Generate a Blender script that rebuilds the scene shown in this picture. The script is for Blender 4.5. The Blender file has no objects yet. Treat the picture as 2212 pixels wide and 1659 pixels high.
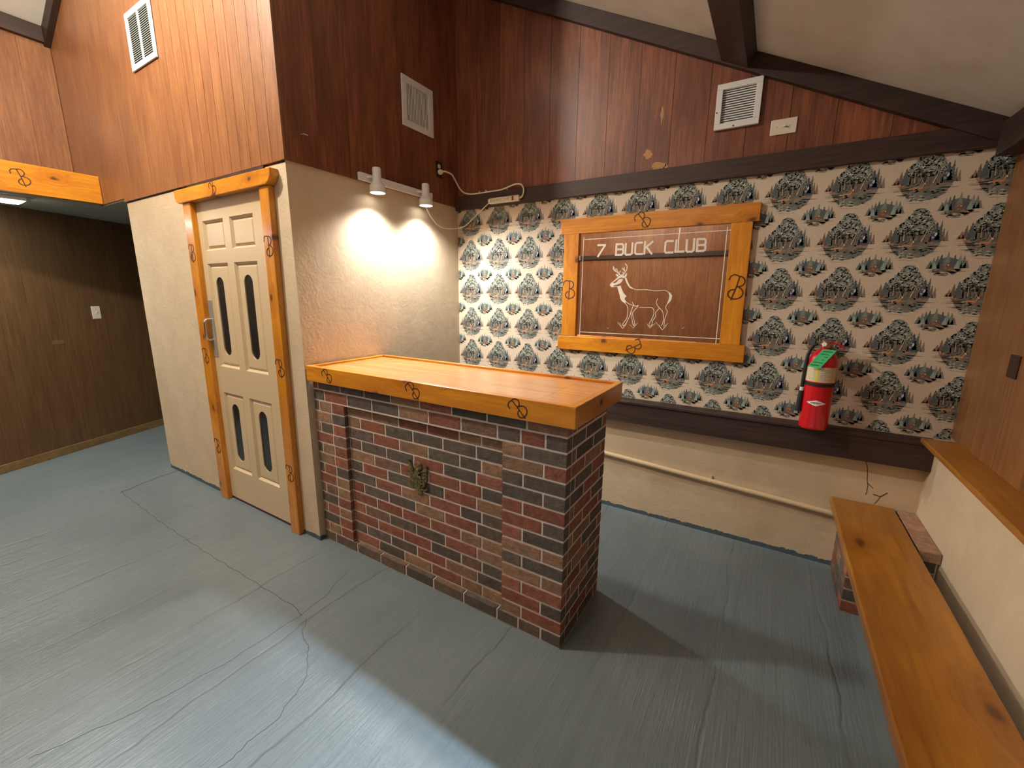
import bpy, bmesh, math, random
from math import pi, sin, cos, radians as rad
from mathutils import Vector, Matrix
random.seed(7)
S = bpy.context.scene
C = S.collection

# ------------------------------------------------------------------ camera
yaw, pitch, roll = rad(31.39), rad(-11.91), rad(0.58)
CP = Vector((2.299, -1.439, 1.547))
F = Vector((-sin(yaw)*cos(pitch), cos(yaw)*cos(pitch), sin(pitch)))
R0 = Vector((cos(yaw), sin(yaw), 0)); U0 = R0.cross(F)
R_ = cos(roll)*R0 + sin(roll)*U0; U_ = -sin(roll)*R0 + cos(roll)*U0
cd = bpy.data.cameras.new('camera'); cam = bpy.data.objects.new('camera', cd); C.objects.link(cam)
cd.sensor_fit = 'HORIZONTAL'; cd.sensor_width = 36.0; cd.lens = 910.5/2212*36; cd.clip_start = .02
M = Matrix((R_, U_, -F)).transposed().to_4x4(); M.translation = CP; cam.matrix_world = M
S.camera = cam

# ------------------------------------------------------------------ world, exposure
w = bpy.data.worlds.new('world'); S.world = w; w.use_nodes = True
w.node_tree.nodes['Background'].inputs[0].default_value = (.55, .6, .7, 1)
w.node_tree.nodes['Background'].inputs[1].default_value = .02
S.view_settings.view_transform = 'Standard'; S.view_settings.look = 'None'
S.view_settings.gamma = 1.0; S.view_settings.use_curve_mapping = False
S.view_settings.exposure = 0.0

# ------------------------------------------------------------------ room lamps and fill light
def lamp(name, kind, loc, energy, col, **kw):
    d = bpy.data.lights.new(name, kind); d.energy = energy; d.color = col
    for k, v in kw.items(): setattr(d, k, v)
    o = bpy.data.objects.new(name, d); C.objects.link(o); o.location = loc
    return o
# main lamp hanging under the ridge, above and left of the camera
lamp('ridge_lamp', 'POINT', (-.77, -1.21, 3.65), 240, (1.0, .92, .80), shadow_soft_size=.07)
# added fill light behind the camera, lifts the right side and bar front
lamp('rear_lamp', 'POINT', (.9, -3.05, 3.3), 34, (1.0, .92, .82), shadow_soft_size=.35)
# cool tube in the room beyond the open doorway in the right wall
lamp('next_room_tube', 'AREA', (4.30, -.535, 2.644), 400, (.66, .84, 1.0), shape='RECTANGLE', size=.16, size_y=.03)

# ------------------------------------------------------------------ materials
MATS = {}
class NT:
    def __init__(s, name):
        s.m = bpy.data.materials.new(name); s.m.use_nodes = True; s.t = s.m.node_tree; s.t.nodes.clear()
        s.out = s.t.nodes.new('ShaderNodeOutputMaterial'); MATS[name] = s.m
    def n(s, typ, ins=None, **kw):
        nd = s.t.nodes.new('ShaderNode'+typ)
        for k, v in kw.items(): setattr(nd, k, v)
        for k, v in (ins or {}).items():
            i = nd.inputs[k]
            if hasattr(v, 'is_linked') or isinstance(v, bpy.types.NodeSocket): s.t.links.new(v, i)
            else:
                if isinstance(v, tuple) and len(v) == 3 and i.type == 'RGBA': v = v+(1,)
                i.default_value = v
        return nd
    def coord(s, scale=(1,1,1), rnd=False, kind='Object'):
        c = s.n('TexCoord').outputs[kind]
        if rnd:
            r = s.n('ObjectInfo').outputs['Random']
            r2 = s.n('Math', {0: r, 1: 37.0}, operation='MULTIPLY').outputs[0]
            c = s.n('VectorMath', {0: c, 1: s.n('CombineXYZ', {0: r2, 1: r2, 2: r2}).outputs[0]}, operation='ADD').outputs[0]
        return s.n('Mapping', {0: c, 3: scale}).outputs[0]
    def noise(s, vec, scale, detail=4, rough=.55, dist=0):
        return s.n('TexNoise', {'Vector': vec, 'Scale': scale, 'Detail': detail, 'Roughness': rough, 'Distortion': dist}).outputs['Fac']
    def ramp(s, fac, stops):
        nd = s.n('ValToRGB', {0: fac}); e = nd.color_ramp.elements
        while len(e) < len(stops): e.new(.5)
        for k, (p, c) in enumerate(stops):
            e[k].position = p; e[k].color = (c+(1,)) if isinstance(c, tuple) else (c, c, c, 1)
        return nd.outputs[0]
    def mix(s, fac, a, b, mode='MIX'):
        nd = s.n('Mix', data_type='RGBA', blend_type=mode)
        for k, v in ((0, fac), (6, a), (7, b)):
            if isinstance(v, bpy.types.NodeSocket): s.t.links.new(v, nd.inputs[k])
            else: nd.inputs[k].default_value = (v+(1,)) if isinstance(v, tuple) else v
        return nd.outputs[2]
    def math(s, op, a, b=0.0, c=None):
        d = {0: a, 1: b}
        if c is not None: d[2] = c
        return s.n('Math', d, operation=op).outputs[0]
    def bump(s, h, st=.3, dist=.01, nrm=None):
        d = {'Height': h, 'Strength': st, 'Distance': dist}
        if nrm is not None: d['Normal'] = nrm
        return s.n('Bump', d).outputs[0]
    def bsdf(s, col, rough=.6, bump=None, **kw):
        d = {'Base Color': col, 'Roughness': rough}
        if bump is not None: d['Normal'] = bump
        d.update(kw)
        b = s.n('BsdfPrincipled', d); s.t.links.new(b.outputs[0], s.out.inputs[0]); return s.m

def plain(name, col, rough=.5, metal=0.0, **kw):
    return NT(name).bsdf(col, rough, Metallic=metal, **kw)

def wood(name, c_lo, c_hi, axis='z', gscale=1.0, rough=.45, coat=0.0, knots=0.0, knot_col=(.085, .026, .008), blotch=.35, bump=.15, rvar=.12, kscale=4.4, thin=None):
    """sawn timber: grain along axis; thin = axis across the board's thickness (knots run through it)"""
    m = NT(name)
    st = {'x': (.06, 1, 1), 'y': (1, .06, 1), 'z': (1, 1, .06)}[axis]
    v = m.coord(st, rnd=True)
    if knots:
        ks = [1.0, 1.0, 1.0]; ks['xyz'.index(axis)] = .62
        kv = m.coord(tuple(ks), rnd=True)
        sp3 = m.n('SeparateXYZ', {0: kv}).outputs; ab = [i for i in range(3) if 'xyz'[i] != thin]
        kv = m.n('CombineXYZ', {0: sp3[ab[0]], 1: sp3[ab[1]]}).outputs[0]
        wv = m.n('VectorMath', {0: m.n('TexNoise', {'Vector': kv, 'Scale': 22.0}).outputs['Color'], 1: (.035, .035, .035)}, operation='MULTIPLY').outputs[0]
        d = m.n('TexVoronoi', {'Vector': m.n('VectorMath', {0: kv, 1: wv}, operation='ADD').outputs[0], 'Scale': kscale, 'Randomness': 1.0}, voronoi_dimensions='2D')
        dist = d.outputs['Distance']
        gate = m.math('GREATER_THAN', m.n('SeparateColor', {0: d.outputs['Color']}).outputs[0], .22)     # not every cell has a knot
        k = m.math('MULTIPLY', m.ramp(dist, [(.028, 1.0), (.080, 0.0)]), gate)
        halo = m.math('MULTIPLY', m.ramp(dist, [(.03, 1.0), (.34, 0.0)]), gate)
        off = m.n('CombineXYZ', {0: m.math('MULTIPLY', halo, .05), 1: m.math('MULTIPLY', halo, .05), 2: m.math('MULTIPLY', halo, .05)}).outputs[0]
        v = m.n('VectorMath', {0: v, 1: off}, operation='ADD').outputs[0]                               # grain bends round the knot
    g = m.noise(v, 62*gscale, 6, .6, .5)
    fine = m.noise(v, 240*gscale, 3, .6)
    f = m.math('MULTIPLY_ADD', fine, .38, m.math('MULTIPLY', g, .72))
    col = m.mix(m.ramp(f, [(.36, 0.0), (.70, 1.0)]), c_lo, c_hi)
    bl = m.noise(m.coord({'x': (.35, 1, 1), 'y': (1, .35, 1), 'z': (1, 1, .35)}[axis], rnd=True), 5.0, 4, .6)
    col = m.mix(m.math('MULTIPLY', m.ramp(bl, [(.35, 1.0), (.65, 0.0)]), blotch), col, (c_lo[0]*.72, c_lo[1]*.52, c_lo[2]*.5))
    if knots:
        col = m.mix(m.math('MULTIPLY', halo, .55*knots), col, (c_lo[0]*.72, c_lo[1]*.45, c_lo[2]*.4))
        col = m.mix(m.math('MULTIPLY', k, knots), col, knot_col)
    rn = m.n('ObjectInfo').outputs['Random']
    hs = m.n('HueSaturation', {'Value': m.math('MULTIPLY_ADD', rn, 2*rvar, 1-rvar), 'Color': col}).outputs[0]
    b = m.bump(f, bump, .004)
    return m.bsdf(hs, m.math('MULTIPLY_ADD', f, .12, rough-.05), b, **{'Coat Weight': coat, 'Coat Roughness': .18})

wood('panel_wood', (.185, .070, .026), (.375, .160, .058), 'z', 1.1, .42, .12, blotch=.40, rvar=.07)
wood('panel_wood_shade', (.115, .034, .0165), (.37, .125, .052), 'z', .75, .42, .12, blotch=.6, rvar=.08)  # same panelling for the dim walls, their shade put into a darker, redder colour
wood('brown_panel', (.085, .044, .017), (.170, .092, .038), 'z', .8, .42, .1, blotch=.25, rvar=.08)
wood('shutter_wood', (.15, .062, .018), (.31, .135, .045), 'z', .8, .4, .15, blotch=.3, rvar=.1)
for ax in 'xyz':
    wood('honey_'+ax, (.52, .175, .010), (.82, .345, .018), ax, .6, .34, .35, knots=.9, blotch=.40, bump=.08, rvar=.07, thin={'x': 'y', 'y': 'x', 'z': 'y'}[ax])
    wood('dark_beam_'+ax, (.022, .010, .007), (.062, .032, .024), ax, .7, .55, 0, blotch=.3, rvar=.1)
wood('counter_maple', (.50, .205, .060), (.70, .345, .125), 'x', .6, .22, .5, blotch=.1, bump=.03, rvar=.06)
wood('bench_wood', (.27, .095, .008), (.43, .178, .018), 'y', .5, .36, .3, knots=.9, blotch=.45, bump=.06, rvar=.03, kscale=3.0, thin='z')
wood('old_baseboard', (.16, .10, .035), (.30, .20, .08), 'y', .8, .6, 0, knots=.4, blotch=.4, thin='x')

def cream(name, col, stucco, paint_h=0.0, sm=.25):
    m = NT(name)
    v = m.coord()
    st = m.noise(v, 5, 5, .6)
    c = m.mix(m.ramp(st, [(.3, 0.0), (.7, 1.0)]), tuple(k*.86 for k in col), col)
    gr = m.noise(m.coord((1, 1, .5)), 2.3, 6, .65)
    c = m.mix(m.math('MULTIPLY', m.ramp(gr, [(.28, 1.0), (.46, 0.0)]), .35), c, (col[0]*.62, col[1]*.52, col[2]*.38))
    if paint_h:
        z = m.n('SeparateXYZ', {0: m.n('TexCoord').outputs['Object']}).outputs[2]
        edge = m.math('ADD', z, m.math('MULTIPLY', m.math('SUBTRACT', m.noise(v, 18, 4, .7), .5), .05))
        k = m.math('LESS_THAN', edge, paint_h)
        c = m.mix(k, c, (.070, .105, .125))
    h = m.math('MULTIPLY_ADD', m.noise(v, 60, 3, .5), .4, m.noise(v, 14, 5, .6, 1.2))
    return m.bsdf(c, .75, m.bump(h, stucco, .012))
cream('cream_plaster', (.65, .51, .340), .25, .030)
cream('cream_stucco', (.66, .535, .375), .13)
cream('ceiling_white', (.74, .69, .59), .06)
cream('soffit_grey', (.40, .44, .38), .05)
plain('cream_paint', (.62, .475, .29), .38)
plain('dark_glass', (.012, .013, .016), .12)
plain('chrome', (.72, .72, .70), .18, 1.0)
plain('plate_grey', (.27, .25, .22), .45)
plain('knot_mid', (.21, .080, .016), .45)
plain('steel', (.42, .40, .37), .35, 1.0)
plain('white_metal', (.80, .80, .77), .4)
plain('vent_white', (.74, .74, .71), .45)
plain('vent_dark', (.035, .035, .033), .7)
plain('vent_slat_grey', (.34, .37, .36), .5)
plain('ivory', (.72, .66, .52), .4)
plain('brown_plastic', (.03, .012, .008), .4)
plain('black_rubber', (.012, .012, .012), .55)
plain('red_enamel', (.58, .006, .014), .28, 0, **{'Coat Weight': .4})
plain('switch_red', (.35, .02, .015), .3)
plain('label_cream', (.66, .55, .36), .5)
plain('label_yellow', (.70, .58, .08), .5)
plain('tag_green', (.07, .62, .24), .55)
plain('print_dark', (.03, .05, .04), .6)
plain('print_white', (.82, .80, .76), .5)
plain('brand_burn', (.045, .012, .006), .6)
plain('knot_dark', (.07, .02, .008), .55)
plain('etch_white', (.78, .72, .62), .7)
plain('crack_dark', (.070, .080, .084), .9)
plain('plaster_dark', (.10, .065, .03), .9)
plain('putty_wood', (.46, .24, .08), .6)
m = NT('mirror_silver'); v = m.coord()
m.bsdf((.90, .84, .80), .012, None, Metallic=1.0)
m = NT('bulb_glow'); m.t.links.new(m.n('Emission', {0: (1, .95, .86), 1: 12.0}).outputs[0], m.out.inputs[0])
m = NT('tube_glow'); m.t.links.new(m.n('Emission', {0: (.90, .98, 1), 1: 30.0}).outputs[0], m.out.inputs[0])

# brass with a dark patina
m = NT('brass'); f = m.noise(m.coord(), 70, 4, .6)
m.bsdf(m.mix(m.ramp(f, [(.35, 0.0), (.7, 1.0)]), (.12, .095, .04), (.48, .39, .18)), .38, m.bump(f, .3, .003), Metallic=.85)

# brick: colour comes from the object, wire-cut relief from noise
m = NT('brick'); oc = m.n('ObjectInfo').outputs['Color']
v = m.coord((1, 1, 1), rnd=True)
f1 = m.noise(v, 26, 5, .65); f2 = m.noise(m.coord((1.6, 1.6, .5), rnd=True), 60, 3, .6, 1.5)
c = m.mix(m.ramp(f1, [(.3, 0.0), (.72, 1.0)]), m.mix(1.0, oc, (.62, .60, .60), 'MULTIPLY'), m.mix(1.0, oc, (1.22, 1.20, 1.15), 'MULTIPLY'))
scr = m.ramp(m.noise(m.n('Mapping', {0: v, 2: (0, rad(38), 0), 3: (1, 1, 9)}).outputs[0], 17, 3, .6, .8), [(.56, 0.0), (.66, 1.0)])
pit = m.ramp(m.noise(v, 120, 3, .7), [(.30, 1.0), (.42, 0.0)])
c = m.mix(m.math('MULTIPLY', scr, .32), c, m.mix(1.0, oc, (1.7, 1.6, 1.5), 'MULTIPLY'))
c = m.mix(m.math('MULTIPLY', pit, .5), c, m.mix(1.0, oc, (.4, .38, .38), 'MULTIPLY'))
hh = m.math('SUBTRACT', m.math('MULTIPLY_ADD', f2, .8, m.math('ADD', f1, m.math('MULTIPLY', scr, .8))), m.math('MULTIPLY', pit, .5))
m.bsdf(c, .82, m.bump(hh, .8, .006))
m = NT('mortar'); f = m.noise(m.coord(), 90, 4, .7)
m.bsdf(m.mix(f, (.56, .45, .38), (.76, .66, .58)), .9, m.bump(f, .6, .003))

# painted concrete floor: ridges left by the screed run along y
m = NT('floor_paint')
v = m.coord()
streak = m.noise(m.coord((1, .045, 1)), 30, 5, .62)
fine = m.noise(m.coord((1, .10, 1)), 120, 3, .6)
big = m.noise(v, 1.1, 5, .6); mid = m.noise(v, 7, 5, .65); grit = m.noise(v, 160, 2, .6)
# lateral lines, one every 0.3 m or so, bent a little
sx = m.n('SeparateXYZ', {0: v}).outputs[0]
wob = m.math('ADD', sx, m.math('MULTIPLY', m.noise(m.coord((.6, 1, 1)), 1.4, 4, .6), .16))
saw = m.math('ABSOLUTE', m.math('SUBTRACT', m.math('FRACT', m.math('MULTIPLY', wob, 2.35)), .5))
line = m.ramp(saw, [(0.0, 1.0), (.022, 0.0)])
lm = m.ramp(m.noise(m.coord((1, .5, 1)), 2.6, 3, .5), [(.42, 0.0), (.58, 1.0)])
line = m.math('MULTIPLY', line, lm)
c = m.mix(m.ramp(big, [(.3, 0.0), (.7, 1.0)]), (.138, .176, .192), (.196, .238, .254))
c = m.mix(m.math('MULTIPLY', m.ramp(streak, [(.38, 1.0), (.62, 0.0)]), .20), c, (.095, .124, .137))
c = m.mix(m.math('MULTIPLY', m.ramp(mid, [(.66, 0.0), (.80, 1.0)]), .35), c, (.25, .295, .31))
c = m.mix(m.math('MULTIPLY', line, .40), c, (.080, .092, .096))
spot = m.n('TexVoronoi', {'Vector': v, 'Scale': 2.1}).outputs['Distance']
c = m.mix(m.ramp(spot, [(.0, .9), (.016, 0.0)]), c, (.02, .02, .02))
h = m.math('ADD', m.math('MULTIPLY', streak, .8), m.math('MULTIPLY', fine, .35))
h = m.math('SUBTRACT', m.math('MULTIPLY_ADD', mid, .5, h), m.math('MULTIPLY', line, .5))
m.bsdf(c, m.math('MULTIPLY_ADD', grit, .15, .26), m.bump(h, .50, .012))

# wallpaper: colour of each printed shape from the mesh, slight mottling of the ink
m = NT('wallpaper_print'); a = m.n('VertexColor', layer_name='ink').outputs[0]
f = m.noise(m.coord(), 260, 3, .7)
m.bsdf(m.mix(1.0, a, m.mix(f, (.72, .72, .72), (1.16, 1.16, 1.16)), 'MULTIPLY'), .62)

# ------------------------------------------------------------------ mesh helpers
def wloc(o):
    v = Vector((0, 0, 0))
    while o is not None: v += o.location; o = o.parent
    return v
class MB:
    def __init__(s): s.v = []; s.f = []
    def add(s, vs, fs):
        k = len(s.v); s.v += [tuple(q) for q in vs]; s.f += [tuple(i+k for i in f) for f in fs]; return s
    def box(s, x0, x1, y0, y1, z0, z1):
        return s.add([(x0,y0,z0),(x1,y0,z0),(x1,y1,z0),(x0,y1,z0),(x0,y0,z1),(x1,y0,z1),(x1,y1,z1),(x0,y1,z1)],
                     [(0,3,2,1),(4,5,6,7),(0,1,5,4),(1,2,6,5),(2,3,7,6),(3,0,4,7)])
    def prism(s, poly, o, U, V, N, d0, d1):
        o, U, V, N = Vector(o), Vector(U), Vector(V), Vector(N); n = len(poly)
        a = [o+U*p[0]+V*p[1]+N*d0 for p in poly]; b = [o+U*p[0]+V*p[1]+N*d1 for p in poly]
        return s.add(a+b, [tuple(range(n))[::-1], tuple(range(n, 2*n))] + [(i, (i+1) % n, n+(i+1) % n, n+i) for i in range(n)])
    def tube(s, pts, r, n=8, caps=True):
        pts = [Vector(p) for p in pts]; rs = r if isinstance(r, (list, tuple)) else [r]*len(pts)
        t0 = (pts[1]-pts[0]).normalized(); up = Vector((0, 0, 1)) if abs(t0.z) < .9 else Vector((1, 0, 0))
        a = t0.cross(up).normalized(); rings = []
        for i, p in enumerate(pts):
            t = (pts[min(i+1, len(pts)-1)]-pts[max(i-1, 0)]).normalized()
            a = (a-t*a.dot(t)).normalized(); b = t.cross(a)
            rings.append([p+(a*cos(2*pi*k/n)+b*sin(2*pi*k/n))*rs[i] for k in range(n)])
        vs = [q for rg in rings for q in rg]; fs = []
        for i in range(len(pts)-1):
            for k in range(n): fs.append((i*n+k, i*n+(k+1) % n, (i+1)*n+(k+1) % n, (i+1)*n+k))
        if caps: fs += [tuple(range(n))[::-1], tuple(range((len(pts)-1)*n, len(pts)*n))]
        return s.add(vs, fs)
    def lathe(s, prof, c, axis=(0, 0, 1), n=32):
        ax = Vector(axis).normalized(); up = Vector((1, 0, 0)) if abs(ax.x) < .9 else Vector((0, 1, 0))
        a = ax.cross(up).normalized(); b = ax.cross(a); c = Vector(c)
        vs = [c+ax*h+(a*cos(2*pi*k/n)+b*sin(2*pi*k/n))*r for r, h in prof for k in range(n)]; fs = []
        for i in range(len(prof)-1):
            for k in range(n): fs.append((i*n+k, (i+1)*n+k, (i+1)*n+(k+1) % n, i*n+(k+1) % n))
        if prof[0][0] > 1e-5: fs.append(tuple(range(n)))
        if prof[-1][0] > 1e-5: fs.append(tuple(range((len(prof)-1)*n, len(prof)*n))[::-1])
        return s.add(vs, fs)
    def ribbon(s, pts, N, wd, th, close=False):
        pts = [Vector(p) for p in pts]; N = Vector(N).normalized(); L = len(pts); off = []
        for i in range(L):
            d1 = (pts[i]-pts[i-1]).normalized() if i else (pts[1]-pts[0]).normalized(); d2 = (pts[i+1]-pts[i]).normalized() if i < L-1 else d1
            d = d1+d2; d = d.normalized() if d.length > 1e-4 else d1
            off.append(N.cross(d).normalized()*wd/2/max(.5, d.dot(d1)))
        if not close:
            pts[0] = pts[0]-(pts[1]-pts[0]).normalized()*wd*.35; pts[-1] = pts[-1]+(pts[-1]-pts[-2]).normalized()*wd*.35
        vs = []
        for p, o in zip(pts, off): vs += [p-o, p+o, p+o+N*th, p-o+N*th]
        fs = [(0, 1, 2, 3), tuple(4*(L-1)+k for k in (3, 2, 1, 0))]
        for i in range(L-1):
            for k in range(4): fs.append((4*i+k, 4*i+4+k, 4*i+4+(k+1) % 4, 4*i+(k+1) % 4))
        return s.add(vs, fs)
    def map(s, fn): s.v = [tuple(fn(Vector(q))) for q in s.v]; return s
    def build(s, name, mat, parent=None, smooth=False, bevel=0.0, seg=2):
        me = bpy.data.meshes.new(name); p = wloc(parent) if parent else Vector((0, 0, 0))
        me.from_pydata([tuple(Vector(q)-p) for q in s.v], [], s.f); me.validate()
        bm = bmesh.new(); bm.from_mesh(me); bmesh.ops.recalc_face_normals(bm, faces=bm.faces); bm.to_mesh(me); bm.free()
        me.materials.append(MATS[mat])
        if smooth:
            for q in me.polygons: q.use_smooth = True
        ob = bpy.data.objects.new(name, me); C.objects.link(ob); ob.parent = parent
        if bevel:
            md = ob.modifiers.new('bevel', 'BEVEL'); md.width = bevel; md.segments = seg; md.limit_method = 'ANGLE'; md.angle_limit = rad(40)
        if smooth: 
            try: me.set_sharp_from_angle(angle=rad(38))
            except Exception: pass
        return ob
def thing(name, loc, label, cat, group=None):
    o = bpy.data.objects.new(name, None); C.objects.link(o); o.location = loc; o.empty_display_size = .05
    return tag(o, label, cat, group)
def tag(o, label, cat, group=None):
    o['label'] = label; o['category'] = cat
    if group: o['group'] = group
    return o
def struct(o, label=None):
    o['kind'] = 'structure'; o['category'] = o.name.split('_')[0]
    if label: o['label'] = label
    return o
def arc(cx, cy, rx, ry, a0, a1, n=10):
    return [(cx+rx*cos(rad(a0+(a1-a0)*i/n)), cy+ry*sin(rad(a0+(a1-a0)*i/n))) for i in range(n+1)]

# burnt brand: a seven whose stem is the spine of a letter B
GLYPH = [[(-.36, .74), (-.34, .90), (-.22, 1.0), (0, .97), (.02, .55), (0, -.06)],
         [(0, .97)]+arc(.02, .76, .25, .22, 80, -80, 9)+[(.01, .53)],
         [(.01, .53)]+arc(.02, .27, .34, .27, 85, -95, 12),
         arc(0, .20, .21, .19, 95, 275, 8)]
def brand(parent, c, U, V, size, ang, name='brand_mark'):
    c, U, V = Vector(c), Vector(U), Vector(V); N = U.cross(V); mb = MB(); a = rad(ang)
    for gi, st in enumerate(GLYPH):
        q = [((x)*size, (y-.46)*size) for x, y in st]
        mb.ribbon([c+U*(x*cos(a)-y*sin(a))+V*(x*sin(a)+y*cos(a)) for x, y in q], N, size*.052, .0009+.00012*gi)
    return mb.build(name, 'brand_burn', parent)
def smooth_pts(p, k=4):
    p = [Vector(q) for q in p]; out = []
    for i in range(len(p)-1):
        a, b, c, d = p[max(i-1, 0)], p[i], p[i+1], p[min(i+2, len(p)-1)]
        for j in range(k):
            t = j/k; out.append(.5*((2*b)+(c-a)*t+(2*a-5*b+4*c-d)*t*t+(3*b-3*c+d-a)*t**3))
    return out+[p[-1]]
X, Y, Z = Vector((1, 0, 0)), Vector((0, 1, 0)), Vector((0, 0, 1))
# ================================================================== the setting
D = 1.445          # face of the wallpapered wall
YF = -4.17         # wall behind the camera
RW = 3.07          # face of the low right wall
def zr(x): return 3.858-.5*x
def zl(x): return 5.28+.5*x
XR = -1.422        # ridge

floor = struct(MB().box(-5.0, 5.6, -4.5, 2.7, -.12, 0).build('floor', 'floor_paint'), 'worn grey-blue painted concrete floor')
def crack(pts, wd, mat='crack_dark', parent=floor, name='floor_crack', N=Z, wob=.006):
    rnd = random.Random(len(pts)*7+int(pts[0][0]*100)); q = []
    for a, b in zip(pts, pts[1:]):
        a, b = Vector(a), Vector(b); n = max(2, int((b-a).length/.014)); side = Vector(N).cross(b-a).normalized()
        for i in range(n): q.append(a.lerp(b, i/n)+side*(rnd.uniform(-wob, wob)*.35+wob*.8*sin(len(q)*.55+rnd.random())))
    q.append(Vector(pts[-1]))
    return MB().ribbon(q, N, wd, .0006).build(name, mat, parent)
crack([(-2.03, -.008, 0), (-2.01, -.10, 0), (-1.97, -.26, 0), (-1.913, -.421, 0)], .012)
crack([(-1.913, -.421, 0), (-1.095, -.446, 0), (-.5, -.447, 0), (-.04, -.438, 0), (.42, -.43, 0), (.50, -.445, 0)], .0028, wob=.004)
crack([(.53, -.446, 0), (.588, -.495, 0), (.70, -.55, 0), (.797, -.602, 0), (.871, -.705, 0), (.903, -.815, 0), (.905, -.928, 0), (.90, -1.0, 0)], .0022, wob=.008)
crack([(.40, -.11, 0), (.477, -.308, 0), (.492, -.47, 0), (.483, -.758, 0), (.432, -1.057, 0), (.33, -1.32, 0)], .0020, wob=.004)

# ---- ceilings
ceil = struct(MB().prism([(XR, zr(XR)), (3.5, zr(3.5)), (3.5, zr(3.5)+.12), (XR, zr(XR)+.12)], (0, 0, 0), X, Z, Y, -4.4, 1.62).build('ceiling', 'ceiling_white'), 'off-white sloping ceiling between dark beams')
MB().prism([(-3.4, zl(-3.4)), (XR, zr(XR)), (XR, zr(XR)+.12), (-3.4, zl(-3.4)+.12)], (0, 0, 0), X, Z, Y, -4.4, .1).build('ceiling_slope', 'ceiling_white', ceil)

# ---- wall_back: cream plaster below, wallpaper between two dark boards, panelling in the gable
wb = struct(MB().box(-.1, 3.5, D, D+.16, 0, 2.255).build('wall_back', 'cream_plaster'), 'back wall, cream plaster below, scenic wallpaper above')
def boards(parent, edges, z0, ztop, place, t, mat, gap, name='panel_board'):
    """vertical boards between the edges; place(u) -> origin on the wall, returns (o, U, N)"""
    o, U, N = place
    for a, b in zip(edges, edges[1:]):
        tops = [ztop(a+gap/2), ztop(b-gap/2)]
        poly = [(a+gap/2, z0), (b-gap/2, z0), (b-gap/2, tops[1]), (a+gap/2, tops[0])]
        for xb in getattr(ztop, 'kinks', ()):
            if a < xb < b: poly.insert(3, (xb, ztop(xb)))
        MB().prism(poly, o, U, Z, N, 0, t).build(name, mat, parent)
def frange(a, b, st):
    n = max(1, round((b-a)/st)); return [a+(b-a)*i/n for i in range(n+1)]
gb = struct(MB().prism([(-.1, 2.256), (3.4, 2.256), (3.4, zr(3.4)), (-.1, zr(-.1))], (0, 0, 0), X, Z, Y, D+.004, D+.16).build('wall_back_gable', 'vent_dark'), 'red-brown panelled gable above the wallpaper')
ed = frange(0.0, 1.236, .205)+frange(1.236, 2.455, .203)[1:]+frange(2.455, 3.14, .23)[1:]
boards(gb, ed, 2.26, lambda x: zr(x)-.004, ((0, D+.006, 0), X, -Y), .008, 'panel_wood_shade', .0022)
for px_, pz_, sx_, sz_ in ((1.584, 2.622, .010, .055), (1.515, 2.415, .030, .03), (1.58, 2.335, .055, .035), (1.63, 2.30, .02, .06)):
    rnd = random.Random(int(px_*1000)); q = [(px_+sx_*cos(a)*rnd.uniform(.45, 1.1), pz_+sz_*sin(a)*rnd.uniform(.45, 1.1)) for a in [2*pi*i/14 for i in range(14)]]
    MB().prism(q, (0, 0, 0), X, Z, Y, D-.0028, D-.0015).build('bare_patch', 'putty_wood', gb)

t1 = struct(MB().box(-.0, 3.14, D-.028, D-.0005, 2.213, 2.314).build('trim_1', 'dark_beam_x', bevel=.003), 'dark brown board along the top of the wallpaper')
t2 = struct(MB().prism([(.0, zr(0)-.10), (3.14, zr(3.14)-.10), (3.14, zr(3.14)-.001), (0, zr(0)-.001)], (0, 0, 0), X, Z, Y, D-.042, D-.003).build('trim_2', 'dark_beam_x', bevel=.003), 'dark raking board under the ceiling on the gable')
rl = MB().prism([(D-.0005, .690), (D-.074, .690), (D-.074, .822), (D-.084, .826), (D-.084, .842), (D-.076, .848), (D-.0005, .850)], (0, 0, 0), Y, Z, X, 0.0, RW).build('trim_3', 'dark_beam_x', bevel=.003)
struct(rl, 'dark brown ledge board below the wallpaper')
mb = MB()                                                        # purlin set square to the slope
sl = Vector((cos(math.atan(.5)), 0, -sin(math.atan(.5)))); pn = Vector((sl.z, 0, -sl.x)); pn = Vector((-.4472, 0, -.8944))
mb.prism([(0, 0), (.154, 0), (.154, .088), (0, .088)], Vector((1.893, 0, 2.829))-pn*.080, sl, pn, Y, YF, D-.042)
struct(mb.build('trim_4', 'dark_beam_y', bevel=.004), 'dark purlin crossing the white ceiling towards the gable')
struct(MB().box(3.05, 3.30, -4.2, D-.0435, 2.165, 2.300).build('trim_5', 'dark_beam_y', bevel=.004), 'dark plate along the top of the right wall')

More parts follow.
